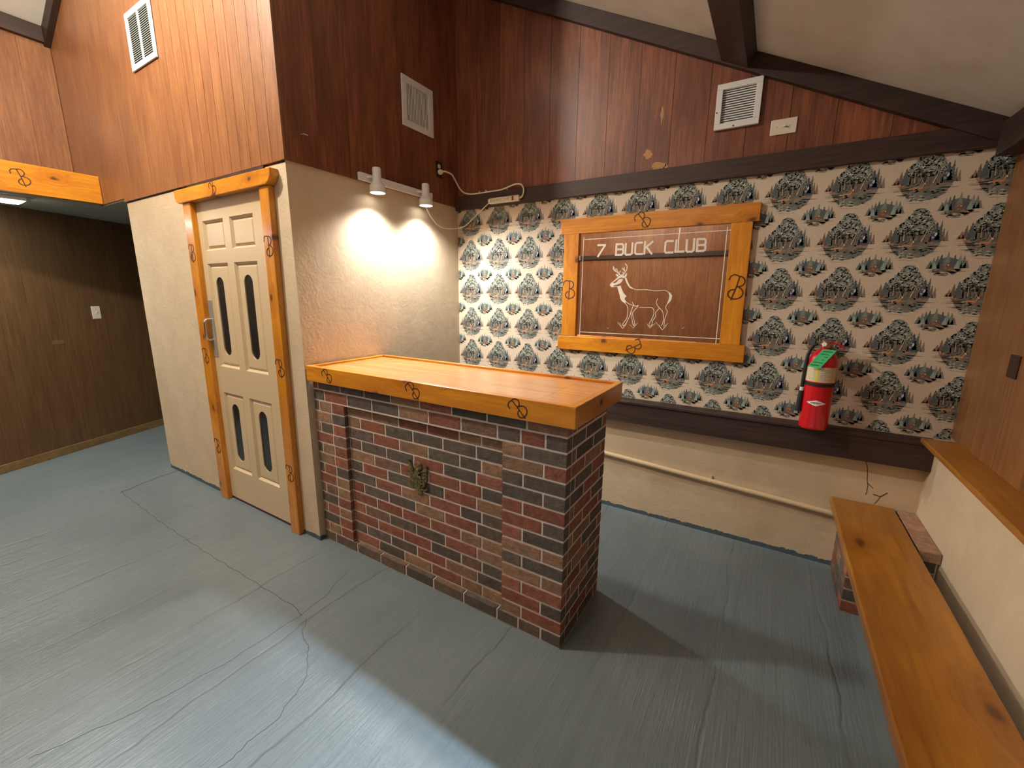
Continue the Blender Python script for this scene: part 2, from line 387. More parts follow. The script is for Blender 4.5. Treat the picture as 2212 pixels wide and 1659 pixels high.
# ---- wallpaper print
def lin(c):
    return tuple((k/255/12.92 if k <= 10 else ((k/255+.055)/1.055)**2.4) for k in c)
rw = random.Random(11)
def jitter(col, a=.14):
    k = 1.40*(1+rw.uniform(-a, a)); return tuple(max(0, c*k*(1+rw.uniform(-.05, .05))) for c in lin(col))
def blob(P, x, z, rx, rz, col, lay, n=9, rough=.35):
    P.append(([(x+rx*cos(t)*rw.uniform(1-rough, 1+rough*.6), z+rz*sin(t)*rw.uniform(1-rough, 1+rough*.6)) for t in [2*pi*i/n for i in range(n)]], jitter(col), lay))
def pine(P, x, z0, h, w_, col, lay, tiers=5):
    L, Rr = [], []
    for i in range(tiers):
        za = z0+h*i/tiers; zb = z0+h*(i+1)/tiers; wa = w_*(1-.9*i/tiers)*rw.uniform(.85, 1.1); wb_ = w_*(1-(i+1)/tiers)*.72
        L += [(x-wa, za), (x-wb_, zb-.1*h/tiers)]; Rr += [(x+wa*rw.uniform(.9, 1.1), za), (x+wb_, zb-.1*h/tiers)]
    P.append((L+[(x, z0+h)]+Rr[::-1], jitter(col), lay))
def stroke(P, x0, z0, x1, z1, wd, col, lay):
    d = Vector((x1-x0, z1-z0)); n = Vector((-d.y, d.x)).normalized()*wd/2
    P.append(([(x0-n.x, z0-n.y), (x1-n.x*.4, z1-n.y*.4), (x1+n.x*.4, z1+n.y*.4), (x0+n.x, z0+n.y)], jitter(col, .1), lay))
def stag(P, x, z, s, col, lay, flip=1):
    body = [(-.9, .9), (-.6, 1.02), (.3, .95), (.62, 1.05), (.80, 1.45), (.76, 1.62), (1.0, 1.58), (1.22, 1.42), (1.18, 1.32), (1.02, 1.32), (.92, .95), (.78, .62), (.70, .0), (.60, 0), (.58, .55), (.42, .58), (.40, 0), (.30, 0), (.26, .55), (-.45, .55), (-.50, .30), (-.48, 0), (-.58, 0), (-.64, .35), (-.70, .30), (-.74, 0), (-.84, 0), (-.80, .5), (-.95, .7)]
    P.append(([(x+flip*a*s, z+b*s) for a, b in body], jitter(col, .08), lay))
def inside(p, poly):
    r = False
    for i in range(len(poly)):
        a, b = poly[i-1], poly[i]
        if (a[1] > p[1]) != (b[1] > p[1]) and p[0] < (b[0]-a[0])*(p[1]-a[1])/(b[1]-a[1])+a[0]: r = not r
    return r
CROWN = [(-.004, .0), (.018, -.004), (.036, -.018), (.048, -.042), (.060, -.066), (.070, -.092), (.066, -.118), (.03, -.128), (-.05, -.128), (-.072, -.118), (-.074, -.096), (-.062, -.074), (-.050, -.062), (-.040, -.046), (-.028, -.030), (-.022, -.008)]
def big_motif():
    P = []
    for i in range(26):                                         # ground strokes fading to both sides
        zz = rw.uniform(-.215, -.140); sgn = rw.choice((-1, 1)); x0 = sgn*rw.uniform(.03, .08)
        stroke(P, x0, zz, sgn*(rw.uniform(.100, .130)-max(0, -.18-zz)*.9), zz-rw.uniform(0, .005), rw.uniform(.002, .005), rw.choice(((138, 134, 120), (124, 122, 110), (152, 148, 134))), 0)
    P.append(([(-.088, -.150), (-.060, -.140), (.060, -.140), (.100, -.152), (.092, -.178), (.080, -.200), (.060, -.220), (.030, -.232), (-.020, -.234), (-.055, -.218), (-.078, -.195), (-.090, -.170)], jitter((112, 110, 98)), 0))
    P.append(([(-.082, -.160), (-.084, -.125), (-.07, -.100), (.07, -.092), (.094, -.125), (.098, -.160), (.03, -.172), (-.05, -.170)], jitter((92, 86, 76)), 1))
    P.append((CROWN, jitter((120, 124, 114)), 1))
    for x, z0, h, w_, c in ((-.106, -.152, .034, .013, (120, 102, 86)), (-.093, -.152, .062, .013, (108, 88, 74)), (-.115, -.154, .018, .010, (132, 116, 98)), (.101, -.158, .062, .010, (108, 98, 86)), (.114, -.160, .052, .010, (114, 102, 88)), (.089, -.14, .080, .010, (92, 94, 88))):
        pine(P, x, z0, h, w_, c, 1)
    for i in range(30):                                         # trunks in shade
        x = rw.uniform(-.062, .062); stroke(P, x, -.158, x+rw.uniform(-.010, .010), rw.uniform(-.118, -.085), rw.uniform(.002, .005), rw.choice(((96, 78, 66), (118, 98, 84), (66, 60, 54), (130, 116, 102), (84, 84, 78))), 2)
    pine(P, -.076, -.148, .070, .017, (76, 88, 94), 2); pine(P, .072, -.158, .090, .026, (66, 76, 86), 2, 6); pine(P, .085, -.152, .066, .016, (78, 86, 86), 2)
    n = 0
    while n < 330:                                              # crown of leaves, light from the left and above, in clumps
        x, z = rw.uniform(-.078, .074), rw.uniform(-.124, .002)
        if not inside((x, z), CROWN): continue
        n += 1
        clump = .5*sin(x*95+1.0)*sin(z*110+.6)+.3*sin(x*210+z*160)
        light = .55+(z+.07)*4+clump+rw.uniform(-.35, .35)
        c = (172, 176, 164) if light > .95 else ((146, 151, 139) if light > .6 else ((120, 127, 116) if light > .25 else (92, 99, 92)))
        if rw.random() < .14: c = (122, 138, 142)
        blob(P, x, z, rw.uniform(.003, .0075), rw.uniform(.0025, .0055), c, 3, 6, .5)
    for i in range(95):
        x, z = rw.uniform(-.066, .066), rw.uniform(-.115, -.008)
        if inside((x, z), CROWN): stroke(P, x, z, x+rw.uniform(-.013, .013), z+rw.uniform(-.008, .010), .0017, (206, 206, 192), 4)
    stroke(P, .027, -.158, .041, -.106, .0042, (186, 174, 156), 4); stroke(P, .041, -.106, .060, -.086, .0028, (186, 174, 156), 4); stroke(P, .040, -.110, .028, -.084, .002, (186, 174, 156), 4)
    stroke(P, -.040, -.152, -.043, -.100, .0034, (168, 160, 146), 4); stroke(P, -.016, -.136, -.026, -.104, .0022, (160, 150, 136), 4); stroke(P, .008, -.150, .004, -.110, .0025, (150, 138, 122), 4)
    blob(P, .075, -.126, .006, .010, (166, 174, 178), 4, 7); blob(P, .066, -.140, .006, .006, (150, 156, 160), 4, 7)
    for i in range(80):                                         # undergrowth
        x = rw.uniform(-.084, .094); z = rw.uniform(-.228, -.158)
        if abs(x) > .092-max(0, -.18-z)*.95: continue
        blob(P, x, z, rw.uniform(.006, .015), rw.uniform(.0025, .006), rw.choice(((104, 110, 98), (88, 92, 84), (122, 126, 114), (128, 118, 102), (104, 92, 78), (140, 146, 134), (110, 124, 112))), 4, 7, .45)
    for i in range(18):
        blob(P, rw.uniform(-.062, .01), rw.uniform(-.236, -.212), rw.uniform(.005, .012), .0028, (164, 168, 158), 5, 7, .5)
    for i in range(12):
        x = rw.uniform(.0, .070); blob(P, x, rw.uniform(-.226, -.190)+x*.15, rw.uniform(.008, .017), .0045, (92, 100, 92), 5, 7, .4)
    stroke(P, -.045, -.242, .035, -.247, .0024, (140, 132, 116), 5)
    stag(P, -.024, -.190, .021, (172, 124, 92), 6); stag(P, -.086, -.172, .013, (152, 114, 90), 6, -1); stag(P, .060, -.174, .012, (156, 116, 96), 6, -1)
    blob(P, -.0005, -.158, .003, .003, (236, 228, 212), 7, 6); blob(P, -.004, -.184, .012, .004, (134, 94, 68), 7, 7)
    for sg in (-1, 1): stroke(P, -.004, -.156, -.004+sg*.010, -.140, .0014, (206, 184, 160), 7)
    return P
def small_motif():
    P = []
    for i in range(10):
        z = rw.uniform(-.092, -.066); sg = rw.choice((-1, 1)); stroke(P, sg*.03, z, sg*rw.uniform(.055, .074), z, .0022, (140, 136, 118), 0)
    P.append(([(-.066, -.066), (-.050, -.046), (-.025, -.030), (0, -.022), (.028, -.032), (.056, -.042), (.070, -.066), (.045, -.082), (0, -.092), (-.04, -.086)], jitter((92, 92, 82)), 0))
    for x, h, c in ((-.060, .038, (104, 110, 100)), (-.049, .054, (118, 132, 122)), (-.036, .062, (86, 100, 104)), (-.023, .068, (72, 88, 96)), (0, .080, (116, 136, 122)), (.024, .064, (70, 84, 92)), (.043, .064, (128, 144, 136)), (.057, .060, (100, 110, 98)), (.067, .036, (116, 108, 92))):
        pine(P, x, -.076, h, .0150, c, 1, 6)
    for x, h, c in ((-.043, .032, (140, 156, 146)), (-.010, .044, (98, 120, 114)), (.036, .036, (138, 154, 146)), (.014, .044, (76, 82, 74))):
        pine(P, x, -.078, h, .0125, c, 2, 5)
    P.append(([(-.022, -.080), (-.019, -.062), (.0, -.046), (.018, -.060), (.026, -.080), (.01, -.090), (-.015, -.090)], jitter((100, 80, 66)), 3))
    P.append(([(-.014, -.062), (-.003, -.051), (.005, -.051), (-.004, -.064)], jitter((146, 100, 84)), 4))
    blob(P, .006, -.060, .0025, .003, (206, 192, 170), 5, 6); blob(P, -.002, -.074, .007, .005, (132, 106, 84), 4, 7)
    for i in range(26):
        blob(P, rw.uniform(-.052, .046), rw.uniform(-.102, -.080), rw.uniform(.006, .013), rw.uniform(.003, .005), rw.choice(((104, 82, 66), (122, 104, 86), (126, 130, 116), (94, 98, 86), (138, 144, 130), (112, 86, 72))), 4, 7, .45)
    for i in range(7): stroke(P, rw.uniform(-.05, 0), -.104-rw.uniform(0, .006), rw.uniform(0, .03), -.108-rw.uniform(0, .005), .0018, (156, 148, 120), 4)
    return P
def wallpaper():
    base = lin((216, 199, 176)); V, Fc, Cl = [], [], []
    def put(poly, col, y):
        k = len(V); V.extend((x, y, z) for x, z in poly); Fc.append(tuple(range(k, k+len(poly)))); Cl.append(col)
    x0, x1, z0, z1 = .001, 3.132, .852, 2.212
    put([(x0, z0), (x1, z0), (x1, z1), (x0, z1)], base, D-.0006)
    B, Sm = big_motif(), small_motif()
    def clip(poly):                                             # cut at the edges of the paper
        for ax, lim, sg in ((0, x0, 1), (0, x1, -1), (1, z0, 1), (1, z1, -1)):
            out = []
            for i in range(len(poly)):
                a, b = poly[i-1], poly[i]; ia, ib = sg*(a[ax]-lim) >= 0, sg*(b[ax]-lim) >= 0
                if ia != ib:
                    t = (lim-a[ax])/(b[ax]-a[ax]); out.append((a[0]+(b[0]-a[0])*t, a[1]+(b[1]-a[1])*t))
                if ib: out.append(b)
            poly = out
            if len(poly) < 3: return None
        return poly
    for M_, xo, zo in ((B, .405, 1.713), (Sm, .5406, 1.769)):
        for ix in range(-2, 11):
            for iz in range(-4, 4):
                cx, cz = xo+.2712*ix, zo+.2665*iz
                if cx < -.14 or cx > 3.27: continue
                for poly, col, lay in M_:
                    q = [(cx+a, cz+b) for a, b in poly]
                    if min(p[0] for p in q) < x0 or max(p[0] for p in q) > x1 or min(p[1] for p in q) < z0 or max(p[1] for p in q) > z1:
                        q = clip(q)
                        if not q: continue
                    put(q, col, D-.0008-lay*.00012)
    me = bpy.data.meshes.new('wallpaper'); me.from_pydata(V, [], Fc); at = me.color_attributes.new('ink', 'FLOAT_COLOR', 'CORNER')
    arr = []
    for f_, c_ in zip(Fc, Cl): arr.extend((c_[0], c_[1], c_[2], 1.0)*len(f_))
    at.data.foreach_set('color', arr); me.materials.append(MATS['wallpaper_print'])
    ob = bpy.data.objects.new('wallpaper', me); C.objects.link(ob); ob.parent = wb
    ob['label'] = 'cream wallpaper printed with woodland deer scenes'; return ob
wallpaper()
crack([(2.825, D, .675), (2.845, D, .60), (2.855, D, .54), (2.853, D, .48)], .0038, 'plaster_dark', wb, 'plaster_crack', -Y, .004)
crack([(2.853, D, .545), (2.877, D, .525)], .0038, 'plaster_dark', wb, 'plaster_crack', -Y, .003)
crack([(2.940, D, .512), (2.915, D, .485), (2.885, D, .49)], .006, 'plaster_dark', wb, 'plaster_crack', -Y, .003)
crack([(2.913, D, .480), (2.897, D, .436)], .0035, 'plaster_dark', wb, 'plaster_crack', -Y, .003)

# ---- closet block: door wall (y = 0) and lamp wall (x = 0)
LD, RD = -1.085, -.215      # door opening
BX = -2.165
mb = MB().box(BX, LD, 0, .13, 0, 2.226).box(RD, -.004, 0, .13, 0, 2.226).box(-.004, 0, 0, .13, 0, 2.236).box(LD, RD, 0, .13, 2.14, 2.226)
wf = struct(mb.build('wall_closet_front', 'cream_plaster'), 'cream plaster wall around the cream door')
ws = struct(MB().box(-.13, 0, .13, D, 0, 2.236).build('wall_closet_side', 'cream_stucco'), 'rough cream plaster wall under the track lamps')
struct(MB().box(BX, BX+.13, .13, 2.3, 0, 2.236).build('wall_closet_left', 'cream_plaster'), 'hidden left flank of the cream closet block')
# panelling above both faces
def zt(x): return min(zr(x), zl(x))-.004
zt.kinks = (XR,)
gf = struct(MB().prism([(-3.2, 2.263), (-2.166, 2.263), (-2.166, 2.227), (-.012, 2.227), (-.012, zt(0)), (XR, zt(XR)), (-3.2, zt(-3.2))], (0, 0, 0), X, Z, Y, .002, .1).build('wall_closet_upper', 'vent_dark'), 'orange-brown panelling above the door')  # dark backing left bare below the boards paints the shadow line under them
boards(gf, frange(-3.2, -2.18, .2), 2.262, zt, ((0, .002, 0), X, -Y), .012, 'panel_wood', .0012)
boards(gf, frange(-2.18, -1.254, .185), 2.236, zt, ((0, .002, 0), X, -Y), .012, 'panel_wood', .0012)
boards(gf, frange(-1.254, 0.0, .105), 2.236, zt, ((0, .002, 0), X, -Y), .012, 'panel_wood', .0030)
gs = struct(MB().box(-.1, .0, .1, D, 2.24, zr(0)-.004).build('wall_closet_side_upper', 'vent_dark'), 'dark red-brown panelling above the track lamps')
boards(gs, frange(.0, D-.003, .207), 2.236, lambda y: zr(.01)-.006, ((0, 0, 0), Y, X), .010, 'panel_wood_shade', .0012)
MB().box(-.012, .0125, -.0125, -.0005, 2.236, zr(0)-.01).build('corner_bead', 'panel_wood', gs)
struct(MB().prism([(-3.2, zl(-3.2)-.13), (XR, zl(XR)-.13), (0.0, zr(0)-.13), (0.0, zr(0)-.002), (XR, zr(XR)-.002), (-3.2, zl(-3.2)-.002)], (0, 0, 0), X, Z, Y, -.052, -.0105).build('trim_6', 'dark_beam_x', bevel=.003), 'dark raking board above the door wall')
struct(MB().box(LD-.02, RD+.02, -.010, -.0005, 2.205, 2.235).build('trim_7', 'dark_beam_x'), 'dark strip as painted shade between door casing and panelling')  # dark strip added as the shadow of the projecting panelling

# ---- door with casing
door = struct(thing('door_1', (-.65, 0, 0), 'cream six-panel door with four narrow dark panes', 'door'))
def lean(q): return Vector((q.x-.020*(1.9-q.z), q.y, q.z))
PX = [(-.985, -.720), (-.640, -.372)]; PZ = [(1.815, 2.003), (1.035, 1.733), (.258, .846)]
def plate_hole(mb, x0, x1, z0, z1, hx0, hx1, hz0, hz1, yf, yb, n=56):
    """flat plate with a round-ended slot: front ring, inner walls"""
    cx, cz = (hx0+hx1)/2, (hz0+hz1)/2; r = (hx1-hx0)/2; outer, inner = [], []
    inner = [(cx+r*cos(t), hz1-r+r*sin(t)) for t in [pi*i/(n//2-1) for i in range(n//2)]]+[(cx+r*cos(t), hz0+r+r*sin(t)) for t in [pi+pi*i/(n//2-1) for i in range(n//2)]]
    for x, z in inner:
        dx, dz = x-cx, z-cz
        s_ = min(((x1-cx) if dx > 0 else (x0-cx))/dx if abs(dx) > 1e-6 else 9e9, ((z1-cz) if dz > 0 else (z0-cz))/dz if abs(dz) > 1e-6 else 9e9)
        outer.append((cx+dx*s_, cz+dz*s_))
    for tx, tz in ((x0, z0), (x1, z0), (x1, z1), (x0, z1)):
        k = min(range(n), key=lambda i: (outer[i][0]-tx)**2+(outer[i][1]-tz)**2); outer[k] = (tx, tz)
    vs = [(x, yf, z) for x, z in outer]+[(x, yf, z) for x, z in inner]+[(x, yb, z) for x, z in inner]+[(x, yb, z) for x, z in outer]
    fs = [(i, (i+1) % n, n+(i+1) % n, n+i) for i in range(n)]+[(n+i, n+(i+1) % n, 2*n+(i+1) % n, 2*n+i) for i in range(n)]+[(3*n+i, 3*n+(i+1) % n, (i+1) % n, i) for i in range(n)]
    return mb.add(vs, fs)
# stiles and rails
xs = [LD, PX[0][0], PX[0][1], PX[1][0], PX[1][1], RD]; zb = [.022, PZ[2][0], PZ[2][1], PZ[1][0], PZ[1][1], PZ[0][0], PZ[0][1], 2.128]
mb = MB()
for a, b in ((LD-.03, xs[1]), (xs[4], RD+.03)): mb.box(a, b, -.002, .040, .022, 2.128)
for a, b in ((0, 1), (2, 3), (4, 5), (6, 7)): mb.box(xs[1], xs[4], -.002, .040, zb[a], zb[b])
for a, b in ((1, 2), (3, 4), (5, 6)): mb.box(xs[2], xs[3], -.002, .040, zb[a], zb[b])
mb.map(lean).build('door_leaf', 'cream_paint', door)
SL = {(0, 1): (-.914, -.818, 1.118, 1.645), (1, 1): (-.560, -.460, 1.120, 1.655), (0, 2): (-.908, -.812, .338, .770), (1, 2): (-.558, -.458, .338, .770)}
for i, (a, b) in enumerate(PX):
    for j, (c, d) in enumerate(PZ):
        g = .014
        mb = MB()                                               # sloping moulding around the sunk panel
        o4 = [(a, c), (b, c), (b, d), (a, d)]; i4 = [(a+g, c+g), (b-g, c+g), (b-g, d-g), (a+g, d-g)]
        mb.add([(x, -.001, z) for x, z in o4]+[(x, .016, z) for x, z in i4], [(k, (k+1) % 4, 4+(k+1) % 4, 4+k) for k in range(4)])
        mb.map(lean).build('panel_moulding', 'cream_paint', door)
        f_ = .030
        if (i, j) in SL:
            hx0, hx1, hz0, hz1 = SL[(i, j)]
            hx0 += .0; mb = plate_hole(MB(), a+f_, b-f_, c+f_, d-f_, hx0, hx1, hz0, hz1, .006, .0125)
            mb.add([(x, .016, z) for x, z in i4]+[(x, .006, z) for x, z in ((a+f_, c+f_), (b-f_, c+f_), (b-f_, d-f_), (a+f_, d-f_))], [(k, (k+1) % 4, 4+(k+1) % 4, 4+k) for k in range(4)])
            pn_ = mb.map(lean).build('door_panel', 'cream_paint', door)
            MB().box(hx0-.01, hx1+.01, .0125, .0165, hz0-.01, hz1+.01).map(lean).build('pane', 'dark_glass', pn_)
        else:
            mb = MB().add([(x, .016, z) for x, z in i4]+[(x, .006, z) for x, z in ((a+f_, c+f_), (b-f_, c+f_), (b-f_, d-f_), (a+f_, d-f_))], [(k, (k+1) % 4, 4+(k+1) % 4, 4+k) for k in range(4)]+[(4, 5, 6, 7)])
            mb.map(lean).build('door_panel', 'cream_paint', door)
pp = MB().box(-1.09, -.988, -.0045, -.0021, 1.098, 1.490).map(lean).build('pull_plate', 'plate_grey', door)
MB().tube([(-1.030, -.004, 1.362), (-1.030, -.030, 1.362), (-1.030, -.042, 1.352), (-1.030, -.046, 1.332), (-1.030, -.046, 1.250), (-1.030, -.042, 1.230), (-1.030, -.030, 1.220), (-1.030, -.004, 1.220)], .0075, 10).map(lean).build('pull_handle', 'chrome', door, True)
yc = -.036
def casing(x0, x1):
    o_ = MB().box(x0, x1, yc, -.0005, 0.0, 2.121).map(lean).build('casing_side', 'honey_z', door, bevel=.004); return o_
cl = casing(-1.152, -1.046); cr = casing(-.221, -.128)
for c_, xs_ in ((cl, -1.10), (cr, -.175)):
    for z_, s_, a_ in ((1.80, .135, 0), (1.10, .13, 8), (.42, .13, 0)):
        brand(c_, lean(Vector((xs_, yc, z_))), X, Z, s_*.82, a_)
hp = [(-1.213, 2.206), (-1.213, 2.160), (-1.196, 2.133), (-1.170, 2.121), (-.122, 2.121), (-.094, 2.135), (-.071, 2.165), (-.071, 2.200)]
ch = MB().prism(hp, (0, 0, 0), X, Z, Y, -.050, -.0005).build('casing_head', 'honey_x', door, bevel=.004)
brand(ch, (-.69, -.050, 2.163), X, Z, .085, 35)
MB().box(LD, RD, .002, .05, .0, .020).build('threshold', 'brown_plastic', door)

# ---- left: header beam, upper wall, alcove with oblique brown wall
hd = struct(MB().box(-2.675, -2.625, YF+.02, -.012, 2.262, 2.478).build('trim_8', 'honey_y', bevel=.004), 'honey pine header beam with a burnt brand')
brand(hd, (-2.625, -.46, 2.37), Y, Z, .115, 15)
sf = struct(MB().box(-4.9, -2.676, -4.2, .0, 2.25, 2.45).box(-4.9, BX, .0, 2.5, 2.25, 2.262).build('ceiling_alcove', 'soffit_grey'), 'grey alcove ceiling')
wl = struct(MB().box(-3.35, -3.205, YF, 0, 2.45, zl(-3.2)-.01).build('wall_left', 'vent_dark'), 'panelled wall above the header beam')
boards(wl, frange(YF, -.0125, .2), 2.452, lambda y: zl(-3.2)-.012, ((-3.205, 0, 0), Y, X), .011, 'panel_wood', .0012)
struct(MB().box(-3.1935, -3.150, YF, -.0525, 3.572, 3.690).build('trim_9', 'dark_beam_y', bevel=.003), 'dark board at the top of the upper left wall')
dv = Vector((-.3735, .9276, 0)); nv = Vector((.9276, .3735, 0)); P0 = Vector((-3.19, -.848, 0))
wa = struct(MB().prism([(-1.62, 0), (3.55, 0), (3.55, 2.249), (-1.62, 2.249)], P0-nv*.012, dv, Z, nv, -.10, 0).build('wall_alcove', 'vent_dark'), 'dark brown panelled wall in the alcove')
boards(wa, frange(-1.60, 3.5, .203), 0, lambda u: 2.247, (P0-nv*.012, dv, nv), .012, 'brown_panel', .0016)
struct(MB().prism([(-1.60, 0), (3.5, 0), (3.5, .075), (-1.60, .075)], P0, dv, Z, nv, .0005, .016).build('baseboard_alcove', 'old_baseboard', bevel=.003), 'worn brown baseboard in the alcove')
struct(MB().box(-4.9, BX, 2.3, 2.4, 0, 2.25).build('wall_corridor_end', 'cream_plaster'), 'cream wall closing the passage left of the closet')
wl2 = struct(MB().box(-2.75, -2.66, YF, -2.30, 0, 2.25).build('wall_left_low', 'brown_panel'), 'brown wall left of the camera')

# ---- right: low plaster wall, sill and wooden shutter, open doorway nearer the camera
struct(MB().box(RW, 3.30, -.45, D, 0, .842).build('wall_right', 'cream_plaster'), 'low cream wall under the window sill')
struct(MB().box(3.10, 3.30, -.525, -.45, 0, 2.165).build('wall_right_jamb', 'cream_plaster'), 'cream jamb at the near end of the bench')
struct(MB().box(3.10, 3.30, -1.50, -.525, 2.05, 2.165).build('wall_right_lintel', 'cream_plaster'), 'cream lintel over the open doorway right of the camera')
struct(MB().box(3.10, 3.30, YF, -1.50, 0, 2.165).build('wall_right_front', 'brown_panel'), 'brown wall behind the camera on the right')
win = struct(thing('window_1', (3.13, .5, .842), 'window closed by wooden shutter boards over a sloping sill', 'window'))
boards(win, frange(-.45, D-.002, .237), .868, lambda y: 2.20, ((3.150, 0, 0), Y, -X), .017, 'shutter_wood', .0016, 'shutter_board')
MB().box(3.151, 3.30, -.45, D+.1, .868, 2.3).build('shutter_back', 'vent_dark', win)
MB().box(3.003, 3.150, -.45, D-.0855, .843, .867).build('sill', 'bench_wood', win, bevel=.004)
fp = MB().box(3.1285, 3.1329, .955, 1.035, 1.245, 1.335).build('finger_pull', 'brown_plastic', win)

# ---- wall behind the camera (seen in the mirror)
wfr = struct(MB().prism([(-4.9, 0), (3.4, 0), (3.4, zr(3.4)), (XR, zr(XR)), (-4.9, zl(-4.9))], (0, 0, 0), X, Z, Y, YF-.12, YF-.012).build('wall_front', 'vent_dark'), 'panelled wall reflected in the mirror')
boards(wfr, frange(-2.65, 3.05, .203), 0, lambda x: 2.27, ((0, YF-.012, 0), X, Y), .011, 'panel_wood', .002)
boards(wfr, frange(-2.65, 3.05, .203), 2.27, lambda x: min(zr(x), zl(x), 4.3)-.01, ((0, YF-.012, 0), X, Y), .012, 'panel_wood', .002)
struct(MB().box(-2.65, 3.09, YF+.0005, YF+.05, 2.265, 2.345).build('trim_10', 'dark_beam_x', bevel=.003), 'dark band on the panelled wall seen in the mirror')
# ================================================================== things
# ---- bricks
BRICK = [(.225, .078, .045), (.100, .080, .064), (.265, .150, .085), (.165, .092, .062), (.270, .100, .060), (.118, .088, .070)]
brick_mesh = {}
def brick(parent, c, size, seed, col=None):
    """one brick of size (along, deep, high); the face edges are chamfered"""
    key = tuple(round(k, 3) for k in size); rr = random.Random(seed)
    if key not in brick_mesh:
        l, d, h = key; bm = bmesh.new(); bmesh.ops.create_cube(bm, size=1.0)
        bmesh.ops.scale(bm, vec=(l, d, h), verts=bm.verts)
        bmesh.ops.bevel(bm, geom=list(bm.edges), offset=.0022, segments=1, affect='EDGES')
        me = bpy.data.meshes.new('brick'); bm.to_mesh(me); bm.free(); me.materials.append(MATS['brick']); brick_mesh[key] = me
    o = bpy.data.objects.new('brick', brick_mesh[key]); C.objects.link(o); o.parent = parent
    o.location = Vector(c)-wloc(parent)
    k = col or BRICK[rr.choices(range(6), (5, 6, 5, 2, 3, 3))[0]]; v = 1.32*rr.uniform(.84, 1.14); o.color = (k[0]*v, k[1]*v, k[2]*v, 1)
    return o
BXR, BY0, BY1 = 1.659, .042, .507
bar = thing('brick_bar', (.83, .28, 0), 'waist-high brick bar with a sunk front panel under a wooden counter', 'bar')
CH, JT = .066, .0092            # course, joint
REC = .024                     # depth of the sunk panel
XL, XP0, XP1 = .003, .275, 1.347
nb = 0
core = MB().box(XL, BXR-.002, BY0+REC+.002, BY1-.002, 0, 1.040)
core.box(XL, XP0-.004, BY0+.002, BY0+REC+.002, 0, 1.040).box(XP1+.004, BXR-.002, BY0+.002, BY0+REC+.002, 0, 1.040)
core.box(XP0-.004, XP1+.004, BY0+.002, BY0+REC+.002, .918, 1.040).box(XP0-.004, XP1+.004, BY0+.002, BY0+REC+.002, 0, .056)
core.build('mortar_core', 'mortar', bar)
def row(xa, xb, first, L=.203):
    """split xa..xb into bricks; first = length of the first piece"""
    out, x = [], xa; n = first
    while x < xb-.012:
        e = min(x+n, xb)
        if .0 < xb-e < .07:
            e = xb if e-x < .15 else (x+xb)/2
        out.append((x, e)); x = e; n = L
    return out
for r in range(16):
    z1 = .990+.066-r*CH; z0 = max(z1-CH, .0)
    zc, zh = (z0+z1)/2, (z1-z0)-JT
    if r == 0: zc, zh = .990+JT/2+.0215, .043
    if zh < .02: continue
    even = r % 2 == 0
    dd = .05
    # corner: long stretcher on the front in even courses, its end on the side; a header in odd courses
    def put(xa, xb, y):
        global nb; nb += 1
        a_, b_ = xa+JT/2, xb-JT/2
        if abs(xb-BXR) < 1e-6: b_ = BXR
        if abs(xa-XL) < 1e-6: a_ = XL
        if abs(xb-XP0) < 1e-6 and y == BY0: b_ = XP0
        if abs(xa-XP1) < 1e-6 and y == BY0: a_ = XP1
        rr = random.Random(nb*13)
        brick(bar, ((a_+b_)/2, y+dd/2-rr.uniform(0, .0015), zc), (b_-a_, dd, zh), nb, rr.choice(((.100, .080, .064), (.135, .092, .066))) if r == 15 else None)
    def put_side(ya, yb):
        global nb; nb += 1
        a_, b_ = ya+JT/2, yb-JT/2
        if abs(yb-BY1) < 1e-6: b_ = BY1
        brick(bar, (BXR-.025-random.Random(nb).uniform(0, .0015), (a_+b_)/2, zc), (.05, b_-a_, zh), nb+500)
    if r in (0, 1, 15):
        for a, b in row(XL, BXR-(.0 if even else .1), .10 if r % 2 else .045): put(a, b, BY0)
        if not even: put(BXR-.1, BXR, BY0)
    else:
        for a, b in row(XL, XP0, .045 if even else .152): put(a, b, BY0)
        for a, b in row(XP0, XP1, .203 if even else .10): put(a, b, BY0+REC)
        if even: put(XP1, XP1+.107, BY0); put(XP1+.107, BXR, BY0)
        else: put(XP1, XP1+.207, BY0); put(XP1+.207, BXR, BY0)
    if r >= 15 and zh < .03: continue
    if even: pcs = [(BY0+.05, BY0+.098), (BY0+.098, BY0+.301), (BY0+.301, BY1)]
    else: pcs = [(BY0+.05, BY0+.203), (BY0+.203, BY0+.406), (BY0+.406, BY1)]
    for a, b in pcs: put_side(a, b)

# ---- counter
ct = thing('bar_counter', (.85, .30, 1.042), 'glossy honey pine counter top with burnt brands on its front', 'counter')
CX, CY0, CY1, ZT, ZB = 1.703, .006, .588, 1.133, 1.0425
rf = MB().box(.002, CX, CY0, CY0+.030, ZB, ZT).build('rim_board', 'honey_x', ct, bevel=.003)
rr_ = MB().box(CX-.030, CX, CY0+.0305, CY1, ZB, ZT).build('rim_board', 'honey_y', ct, bevel=.003)
MB().box(.012, CX-.0305, CY1-.026, CY1, ZB, ZT).build('rim_board', 'honey_x', ct, bevel=.003)
MB().box(.012, .034, CY0+.0305, CY1-.0265, ZB, ZT).build('rim_board', 'honey_y', ct, bevel=.003)
ys = frange(CY0+.031, CY1-.027, .058)
for a, b in zip(ys, ys[1:]):
    for x0_, x1_ in ((.0345, 1.500), (1.501, CX-.0305)):
        MB().box(x0_, x1_, a+.0002, b-.0002, ZB+.004, ZT-.013).build('counter_strip', 'counter_maple', ct)
for x_, s_, a_ in ((.198, .088, 40), (.857, .092, 42), (1.449, .090, 44)): brand(rf, (x_, CY0, 1.088), X, Z, s_, a_)

